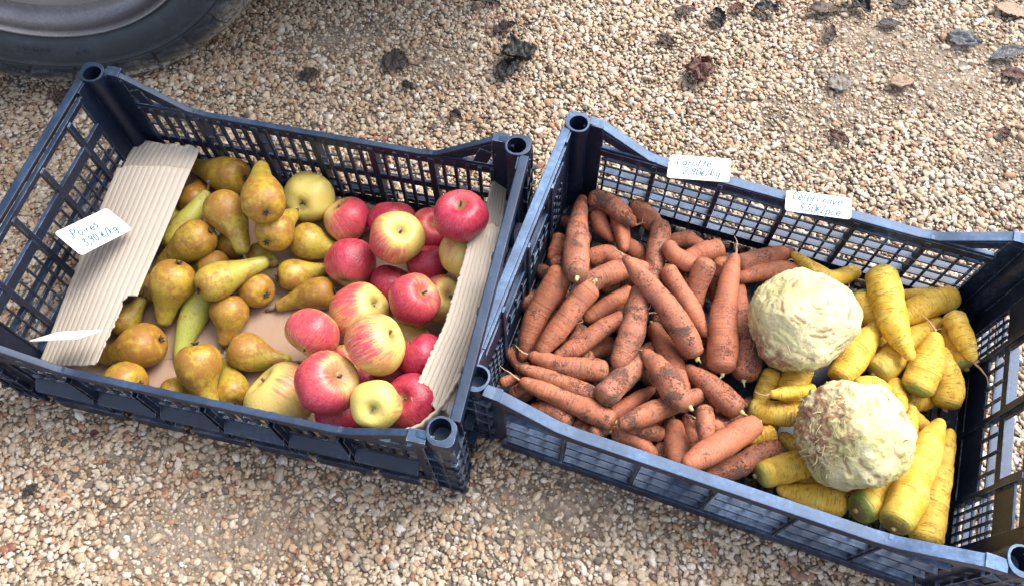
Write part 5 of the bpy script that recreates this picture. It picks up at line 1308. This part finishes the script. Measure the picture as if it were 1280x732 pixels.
# ------------------------------------------------------------------ celeriacs
def celeriac(d, i):
    bm = bmesh.new(); bmesh.ops.create_icosphere(bm, subdivisions=6, radius=1)
    C = Vector(d['p']); rad = d['r']
    view = (Vector((0, 0, CAM_H)) - C).normalized()
    whorl = Vector((.12, -.05, .95)).normalized() if i == 0 else Vector((.75, .1, .65)).normalized()
    rooty_dir = Vector((-.55, -.55, -.45)).normalized() if i == 0 else Vector((-.85, .12, .42)).normalized()
    seed = Vector((i * 13.1, 4.4, 2.2))
    cre, roo = [], []
    knobs = []
    for k in range(16 if i == 0 else 34):
        q = Vector((rnd.gauss(0, 1), rnd.gauss(0, 1), rnd.gauss(0, 1))).normalized()
        q = (q + rooty_dir * (1.5 if i == 0 else 1.35)).normalized()
        knobs.append((q, rnd.uniform(.05, .13), rnd.uniform(.02, .055)))
    eyes = []
    for k in range(60 + 50 * i):
        q = Vector((rnd.gauss(0, 1), rnd.gauss(0, 1), rnd.gauss(0, 1))).normalized()
        sd = whorl.cross(q).normalized()
        eyes.append((q, rnd.uniform(.022, .065), (sd + Vector((rnd.gauss(0, .25), rnd.gauss(0, .25), rnd.gauss(0, .25)))).normalized()))
    for v in bm.verts:
        n_ = v.co.normalized()
        lat = n_.dot(whorl)
        warp = noise.noise(n_ * 2.2 + seed) * .45
        band = noise.noise(Vector(((math.acos(max(-1, min(1, lat))) + warp * .35) * (11 if i == 0 else 7), i * 9.0, noise.noise(n_ * 3.1 + seed) * 1.6)))
        h = .17 * noise.noise(n_ * 1.25 + seed) + .040 * noise.noise(n_ * 3.4 + seed) + (.018 + .012 * i) * noise.noise(n_ * 7 + seed) - .015 * abs(noise.noise(n_ * 4.5 - seed)) + .012 * noise.noise(Vector((n_.x * 26, n_.y * 26, n_.z * 9))) + .007 * noise.noise(n_ * 22 + seed)
        h += .020 * band + .010 * noise.noise(n_ * 40 + seed) * (1 + 1.5 * max(0, noise.noise(n_ * 4 - seed)))
        cr_ = max(0, -band) * 1.4
        r0 = max(0, n_.dot(rooty_dir) - .45) / .55
        wv = Vector((noise.noise(n_ * 9 + seed), noise.noise(n_ * 9 + seed * 2.0), noise.noise(n_ * 9 - seed))) * .11
        for q, w, a in knobs:
            dd = (n_ + wv - q).length
            if dd < w * 1.6:
                h += a * math.exp(-(dd / w * 1.5) ** 2) - a * .45 * math.exp(-((dd - w) / (w * .35)) ** 2)
                cr_ = max(cr_, .8 * math.exp(-((dd - w) / (w * .24)) ** 2) * max(0, min(1, .5 + 1.6 * noise.noise(n_ * 7 + seed))))
        for q, w, sd in eyes:
            dv = n_ - q
            e1_ = dv.dot(sd); e2_ = (dv - sd * e1_).length
            if abs(e1_) < .2 and e2_ < .1:
                g_ = math.exp(-(e1_ / w) ** 2 - (e2_ / (w * .38)) ** 2)
                h += .014 * math.exp(-(e1_ / (w * 1.5)) ** 2 - (e2_ / (w * .8)) ** 2) - .030 * g_; cr_ = max(cr_, g_)
        h += r0 * .05 * noise.noise(n_ * 11 + seed)
        cre.append(min(1, cr_)); roo.append(min(1, max(0, r0 - .10) * 1.9))
        s_ = Vector((n_.x * 1.03, n_.y * 1.0, n_.z * (.90 if i == 0 else .97)))
        v.co = s_ * (1 + h) * rad
    me = bpy.data.meshes.new('celeriac'); bm.to_mesh(me); bm.free()
    attr_set(me, 'crease', cre); attr_set(me, 'rooty', roo)
    me.materials.append(CELERIAC)
    me.polygons.foreach_set('use_smooth', [True] * len(me.polygons))
    o = link('celeriac', me, None, C)
    o.color = (0, 0, i * .7 + .1, 1)
    tag(o, d['label'], 'celeriac', 'celeriacs in the vegetable crate')
    b = MB()
    for k in range(90 if i == 0 else 150):
        q = Vector((rnd.gauss(0, 1), rnd.gauss(0, 1), rnd.gauss(0, 1))).normalized()
        if k % 3: q = (q + rooty_dir * 1.2).normalized()
        p0 = q * rad * .985
        tang = q.cross(Vector((rnd.gauss(0, 1), rnd.gauss(0, 1), rnd.gauss(0, 1)))).normalized()
        w_, rr = wander(p0, tang + q * rnd.uniform(.15, .7), rnd.uniform(.006, .022), 6, .25, rnd.uniform(.0004, .0009), .0002)
        b.tube(w_, rr, 4)
    b.build('fine_roots', HAIR if i == 0 else STUB, o, True)['kind'] = 'stuff'
for i, d in enumerate(CELERIACS): celeriac(d, i)

# ------------------------------------------------------------------ price cards
GL = {'P': [[(0, 0), (.08, 1)], [(.07, .95), (.35, 1.0), (.5, .82), (.38, .55), (.06, .5)]],
      'o': [[(.25, .52), (.06, .4), (.05, .12), (.22, 0), (.42, .12), (.42, .4), (.25, .52)]],
      'i': [[(.08, .5), (.1, 0)], [(.1, .72), (.12, .76)]],
      'r': [[(.05, .5), (.08, 0)], [(.07, .32), (.2, .5), (.34, .48)]],
      'e': [[(.05, .26), (.4, .3), (.36, .48), (.2, .52), (.05, .36), (.07, .1), (.22, 0), (.4, .08)]],
      's': [[(.36, .48), (.16, .5), (.08, .38), (.32, .2), (.28, .03), (.04, .02)]],
      '3': [[(.05, .95), (.36, .95), (.18, .58), (.38, .45), (.36, .12), (.16, 0), (0, .1)]],
      ',': [[(.12, .06), (.04, -.18)]],
      '.': [[(.1, .0), (.12, .05)]],
      '9': [[(.4, .85), (.2, .97), (.05, .75), (.18, .52), (.38, .68), (.4, .9), (.32, 0)]],
      '0': [[(.22, .97), (.06, .75), (.05, .25), (.2, 0), (.38, .2), (.4, .75), (.22, .97)]],
      '2': [[(.03, .78), (.18, .97), (.36, .8), (.3, .5), (.02, .02), (.42, .03)]],
      '\u20ac': [[(.4, .62), (.22, .7), (.06, .5), (.06, .2), (.22, .0), (.4, .08)], [(-.04, .42), (.3, .44)], [(-.04, .28), (.28, .3)]],
      '/': [[(0, -.12), (.3, 1.05)]],
      'k': [[(.05, 1.0), (.06, 0)], [(.36, .52), (.08, .24), (.4, 0)]],
      'g': [[(.38, .45), (.18, .52), (.05, .3), (.16, .06), (.36, .2), (.4, .5), (.36, -.3), (.1, -.34)]],
      'C': [[(.48, .85), (.3, 1.0), (.08, .75), (.05, .3), (.22, .02), (.48, .12)]],
      'a': [[(.36, .46), (.16, .52), (.04, .24), (.16, 0), (.34, .16), (.37, .5), (.4, 0)]],
      't': [[(.16, .9), (.14, .1), (.3, .02)], [(0, .58), (.34, .6)]],
      '\u00e9': [[(.05, .26), (.4, .3), (.36, .48), (.2, .52), (.05, .36), (.07, .1), (.22, 0), (.4, .08)], [(.18, .66), (.34, .84)]],
      'l': [[(.1, 1.0), (.06, .1), (.2, 0)]],
      'v': [[(.02, .5), (.16, .0), (.36, .52)]],
      'p': [[(.06, .5), (.02, -.38)], [(.05, .4), (.22, .52), (.38, .36), (.3, .05), (.05, .06)]],
      'c': [[(.36, .44), (.18, .52), (.05, .26), (.16, 0), (.38, .08)]]}
def writing(lines, w, h, size, seed):
    """handwritten strokes as thin flat ribbons just above the card"""
    r_ = random.Random(seed)
    b = MB()
    for text, x0, y0, sz in lines:
        x = x0
        for ch in text:
            if ch == ' ': x += sz * .36; continue
            jx, jy, ks = r_.gauss(0, .02), r_.gauss(0, .03), r_.uniform(.92, 1.08)
            wd = 0
            for st in GL[ch]:
                pts = catmull([(a, c, 0) for a, c in st], max(8, len(st) * 4)) if len(st) > 2 else np.array([(a, c, 0.) for a, c in st])
                P = [Vector((x + (p[0] * ks + .22 * p[1] + jx) * sz * .95, y0 + (p[1] * ks + jy) * sz, .00055)) for p in pts]
                lw = .00085
                for a, c in zip(P[:-1], P[1:]):
                    d_ = (c - a)
                    if d_.length < 1e-6: continue
                    s_ = Vector((-d_.y, d_.x, 0)).normalized() * lw
                    e_ = d_.normalized() * lw * .5
                    dz = Vector((0, 0, r_.uniform(0, .00004)))
                    b.add([a - s_ - e_ + dz, a + s_ - e_ + dz, c + s_ + e_ + dz, c - s_ + e_ + dz], [(0, 3, 2, 1)])
                wd = max(wd, max(a for a, c in st))
            x += (wd + .16) * sz * .95
    return b
def card(d, label, lines, ink, seed, bow=.0):
    X, Y = Vector(d['X']), Vector(d['Y'])
    Z = X.cross(Y)
    w, h = d['w'], d['h']
    N = 14
    rad = .0045
    out = []
    for cx, cy, a0 in ((w / 2 - rad, h / 2 - rad, 0), (-w / 2 + rad, h / 2 - rad, 90), (-w / 2 + rad, -h / 2 + rad, 180), (w / 2 - rad, -h / 2 + rad, 270)):
        for k in range(6):
            a = R(a0 + k * 18)
            out.append((cx + rad * math.cos(a), cy + rad * math.sin(a)))
    b = MB()
    n = len(out)
    b.add([Vector((x, y, .0004)) for x, y in out] + [Vector((x, y, -.0004)) for x, y in out],
          [tuple(range(n)), tuple(range(n, 2 * n))[::-1]] + [(j, j + n, (j + 1) % n + n, (j + 1) % n) for j in range(n)])
    o = b.build('price_card', TAG, None)
    o.matrix_world = Matrix.Translation(d['c']) @ Matrix((X, Y, Z)).transposed().to_4x4()
    tag(o, label, 'price card', 'handwritten price cards')
    writing(lines, w, h, 0, seed).build('handwriting', ink, o)
    for x, y, a in ((0, h / 2 - .0022, 0), (-.008, -h / 2 + .003, .1), (.006, -h / 2 + .0034, -.1)):
        s_ = MB()
        s_.box((x, y, .0007), (.0045, .0008, .0006), Matrix.Rotation(a, 3, 'Z'))
        s_.build('staple', STAPLE, o)
    return o
card(TAGS['poires'], 'white card reading Poires 3,90 \u20ac/kg leaning on the long cardboard flap', [('Poires', -.027, .0025, .0130), ('3,90 \u20ac/kg', -.025, -.0145, .0118)], INK_TEAL, 1)
card(TAGS['sliver'], 'white card seen edge on, sticking out over the long cardboard flap', [], INK_TEAL, 2)
card(TAGS['carotte'], 'white card reading Carotte 2,90\u20ac/kg on the back rim above the orange carrots', [('Carotte', -.030, .0035, .0125), ('2,90\u20ac/kg', -.020, -.0130, .0120)], INK_GREY, 3)
card(TAGS['celeri'], 'white card reading C\u00e9leri rave 3,30\u20ac/pce on the rim behind the upper celeriac', [('C\u00e9leri rave', -.032, .0035, .0118), ('3,30\u20ac/pce', -.024, -.0130, .0118)], INK_GREY, 4)

# ------------------------------------------------------------------ dead leaves and scraps
LCOL = {'black': (.014, .012, .011, 1), 'brown': (.045, .026, .018, 1), 'red': (.06, .02, .013, 1), 'grey': (.075, .08, .09, 1), 'tan': (.22, .145, .095, 1), 'pale': (.15, .13, .115, 1), 'dark': (.03, .024, .022, 1)}
def leaf(d, i):
    kind = d.get('shape', 'leaf')
    L, W = d['len'], d['wid']
    c = Vector((d['x'], d['y'], .0035))
    if kind == 'twig':
        b = MB(); w_, q = wander((-L / 2, 0, 0), (1, 0, 0), L, 10, .14, .0012, .0007); b.tube(w_, q, 6)
        o = b.build('twig', LEAF, None, True)
    else:
        nl, nw = 26, 12
        v, f, ve = [], [], []
        cr = d.get('crumple', .25)
        for a in range(nl + 1):
            t_ = a / nl
            half = W / 2 * (math.sin(math.pi * t_ ** .85) ** .8) * (1 + .16 * noise.noise(Vector((t_ * 9, i, 0)))) + .0004
            if kind == 'scrap': half *= 1 + .5 * noise.noise(Vector((t_ * 5, i * 3.0, 2)))
            for k in range(nw + 1):
                u = k / nw * 2 - 1
                x = (t_ - .5) * L
                y = u * half * (1 + (.18 + .22 * abs(u)) * noise.noise(Vector((t_ * 17, i * 2.0, 1 if u > 0 else 4))))
                z = .6 * d.get('curl', .35) * (u * u) * half + .10 * L * math.sin(t_ * 3.0 + i) * cr
                z += cr * W * .42 * noise.noise(Vector((t_ * 4.5, u * 2.4, i * 7.0))) + cr * W * .16 * noise.noise(Vector((t_ * 12, u * 6, i * 3.0)))
                z -= .0010 * math.exp(-(u / .14) ** 2)
                v.append((x, y, z))
                ve.append(max(math.exp(-(u / .09) ** 2), .7 * max(0, math.cos((t_ * 9 - abs(u) * 1.6) * 2 * math.pi)) ** 8))
        f = [(a * (nw + 1) + k, a * (nw + 1) + k + 1, (a + 1) * (nw + 1) + k + 1, (a + 1) * (nw + 1) + k) for a in range(nl) for k in range(nw)]
        me = bpy.data.meshes.new('dead_leaf')
        zmin = min(q[2] for q in v)
        me.from_pydata([(x, y, z - zmin) for x, y, z in v], [], f); attr_set(me, 'vein', ve); me.materials.append(LEAF)
        me.polygons.foreach_set('use_smooth', [True] * len(me.polygons))
        o = link('dead_leaf', me)
        m_ = o.modifiers.new('thickness', 'SOLIDIFY'); m_.thickness = .0005
        if d.get('stem'):
            b = MB(); w_, q = wander((L / 2 - .001, 0, .0005), (1, .1, 0), L * .55, 8, .1, .0011, .0008); b.tube(w_, q, 6)
            b.build('stalk', LEAF, o, True).color = LCOL['dark']
    o.location = c
    o.rotation_euler = (rnd.gauss(0, .08), rnd.gauss(0, .08), R(d['rot']))
    o.color = LCOL[d['col']]
    tag(o, d['label'], 'twig' if kind == 'twig' else 'leaf', 'dead leaves and scraps on the gravel')
for i, d in enumerate(LEAVES): leaf(d, i)

# ------------------------------------------------------------------ parked car
def car():
    phi = .2193
    Rt, rr = .3253, .2109
    root = link('parked_car', None, None, (-.6152, .9077, 0))
    root.rotation_euler = (0, 0, phi)      # local x along the car, local -y towards the crates
    tag(root, 'parked car, only its muddy tyre and grey steel wheel in view beyond the navy crate', 'car')
    def lathe(prof, N, deform=None):
        v, f = [], []
        m = len(prof)
        for j in range(N):
            a = 2 * math.pi * j / N
            for k, (r_, y) in enumerate(prof):
                if deform: r2, y2 = deform(r_, y, a, k)
                else: r2, y2 = r_, y
                v.append(Vector((r2 * math.cos(a), y2, r2 * math.sin(a))))
        for j in range(N):
            for k in range(m - 1):
                a_, b_ = j * m + k, ((j + 1) % N) * m + k
                f.append((a_, b_, b_ + 1, a_ + 1))
        return v, f
    def wheel(x, lettered):
        hub = link('wheel', None, root, (x, 0, .97 * Rt))
        # local y grows away from the crates; the outer face is at y = 0
        prof = [(.205, .012), (.2109, .004), (.2150, -.001), (.222, -.006), (.232, -.0098), (.242, -.0118), (.250, -.0122), (.2560, -.0116), (.2575, -.0132), (.2600, -.0132), (.2612, -.0090), (.2635, -.0086), (.2645, -.0108),
                (.2665, -.0108), (.2690, -.0101), (.2715, -.0093), (.2740, -.0085), (.2765, -.0076), (.2790, -.0066), (.2815, -.0055), (.2840, -.0043), (.2865, -.0031), (.2890, -.0018), (.2915, -.0004), (.2940, .0010), (.2965, .0025), (.2990, .0041), (.3015, .0057), (.3040, .0074), (.3065, .0091), (.3090, .0110), (.3135, .0150), (.3150, .0185), (.3175, .0185), (.3195, .024), (.3225, .034), (.3240, .042),
                (.3165, .0440), (.3165, .0500), (.3246, .0520), (.3253, .085), (.3170, .087), (.3170, .095), (.3253, .097), (.3250, .130), (.3165, .132), (.3165, .140), (.3245, .142), (.3215, .165), (.310, .183), (.28, .195), (.235, .192), (.205, .178)]
        N = 896
        def deform(r_, y, a, k):
            if .2655 < r_ < .3100 and y < .03:
                ph = (a * 28 / (2 * math.pi)) % 1
                tq = (r_ - .2655) / .044
                q = (ph + tq * .20) % 1
                inner = .10 + .62 * abs(((ph + .15) % 1) - .5)      # blocks with a slanting inner edge
                if q > .08 and tq > inner and tq < .93: y -= .0046
                elif q <= .08: y += .0026
            if r_ > .3215 and (y < .044 or y > .14):
                ph = (a * 64 / (2 * math.pi) + y * 8) % 1
                if ph < .18: r_ -= .006
            z = r_ * math.sin(a)
            return r_, y
        v, f = lathe(prof, N, deform)
        floor_ = -.97 * Rt + .001
        v = [Vector((q.x, q.y - (.006 if q.z < floor_ + .02 and q.y < .03 else 0), max(q.z, floor_))) for q in v]
        b = MB(); b.add(v, [q[::-1] for q in f])
        b.build('tyre', TYRE, hub, True)
        v, f = lathe([(.206, .015), (.2095, .004), (.2102, -.002), (.2085, -.005), (.2062, -.003), (.2050, .007), (.2030, .016), (.1980, .024), (.1905, .029), (.1820, .031), (.1760, .034), (.1725, .041), (.1690, .045), (.1660, .046), (.1630, .038), (.1590, .034), (.150, .032), (.06, .030), (.0, .036)], 160)
        b = MB(); b.add(v, [q[::-1] for q in f]); b.build('steel_rim', STEEL, hub, True)
        v, f = lathe([(.166, .0345), (.168, .020), (.1640, .0135), (.140, .0105), (.120, .0075), (.095, .0065), (.088, .0095), (.060, .0060), (.050, .000), (.020, -.004), (.0, -.0045)], 120)
        b = MB(); b.add(v, [q[::-1] for q in f]); b.build('hubcap', HUB, hub, True)
        if lettered:
            lb = MB()
            for text, ang, rad_, sz in (('TUBELESS', 251.5, .2375, .0085), ('RADIAL', 250.5, .2255, .0085), ('LT', 262.5, .2310, .0095)):
                a = R(ang)
                for ch in text:
                    cu = bpy.data.curves.new('t', 'FONT'); cu.body = ch; cu.size = sz * 1.35; cu.extrude = .0004; cu.align_x = 'CENTER'
                    ob = bpy.data.objects.new('t', cu); COL.objects.link(ob)
                    dg = bpy.context.evaluated_depsgraph_get()
                    me = bpy.data.meshes.new_from_object(ob.evaluated_get(dg))
                    # letter up points to the hub centre's far side: it reads with its top outwards
                    er = Vector((math.cos(a), 0, math.sin(a))); et = Vector((math.sin(a), 0, -math.cos(a)))
                    o_ = er * rad_ + Vector((0, -.0112, 0))
                    lb.add([o_ + et * q.co.x + er * q.co.y + Vector((0, -q.co.z, 0)) for q in me.vertices], [tuple(p.vertices) for p in me.polygons])
                    bpy.data.objects.remove(ob); bpy.data.curves.remove(cu); bpy.data.meshes.remove(me)
                    a -= (sz * (1.0 if ch not in 'I' else .55)) / rad_
            lb.build('raised_lettering', TYRE, hub)
        return hub
    wheel(0, True)
    wheel(-2.62, False)
    # body: side outline with wheel arches, extruded across the car
    def arch(cx, n=16):
        zc = .97 * Rt
        return [(cx + .385 * math.cos(a), zc + .385 * math.sin(a)) for a in np.linspace(R(-12), R(192), n)]
    out = [(.84, .30), (.86, .52), (.82, .72), (.62, .86), (.10, .98), (-.55, 1.05), (-1.05, 1.46), (-1.35, 1.56), (-2.6, 1.56), (-3.15, 1.30), (-3.42, 1.02), (-3.45, .42), (-3.38, .24)]
    low = [(-3.0, .24)] + arch(-2.62)[::-1] + [(-2.2, .20), (-.42, .20)] + arch(0)[::-1] + [(.42, .24), (.80, .24)]
    poly = out + low
    bm = bmesh.new()
    y0, y1 = -.005, 1.68
    va = [bm.verts.new((x, y0, z)) for x, z in poly]
    vb = [bm.verts.new((x, y1, z)) for x, z in poly]
    bm.faces.new(va); bm.faces.new(vb[::-1])
    n = len(poly)
    for j in range(n): bm.faces.new((va[j], vb[j], vb[(j + 1) % n], va[(j + 1) % n]))
    bmesh.ops.triangulate(bm, faces=[f for f in bm.faces if len(f.verts) > 4])
    bmesh.ops.recalc_face_normals(bm, faces=bm.faces)
    me = bpy.data.meshes.new('body'); bm.to_mesh(me); bm.free(); me.materials.append(PAINT)
    link('body', me, root)
    for x0, x1, s0 in ((-1.30, -.78, .16), (-2.02, -1.36, 0), (-2.72, -2.08, 0)):
        b = MB()
        pts = [(x0, 1.06), (x1, 1.06), (x1 - (.28 if s0 else 0), 1.44), (x0, 1.46)]
        b.add([Vector((x, y0 - .004, z)) for x, z in pts] + [Vector((x, y0 + .004, z)) for x, z in pts], [(0, 1, 2, 3), (7, 6, 5, 4), (0, 4, 5, 1), (1, 5, 6, 2), (2, 6, 7, 3), (3, 7, 4, 0)])
        b.build('window', GLASSY, root)
    b = MB(); b.box((-1.31, y0 - .012, .29), (1.72, .024, .10)); b.build('sill_trim', TRIM, root, bevel=.006)
    b = MB(); b.box((.82, .84, .42), (.09, 1.66, .20)); b.build('bumper', TRIM, root, bevel=.02)
    for x in (-1.62, -2.30):
        b = MB(); b.box((x, y0 - .014, .93), (.16, .022, .026)); b.build('handle', TRIM, root, bevel=.005)
car()
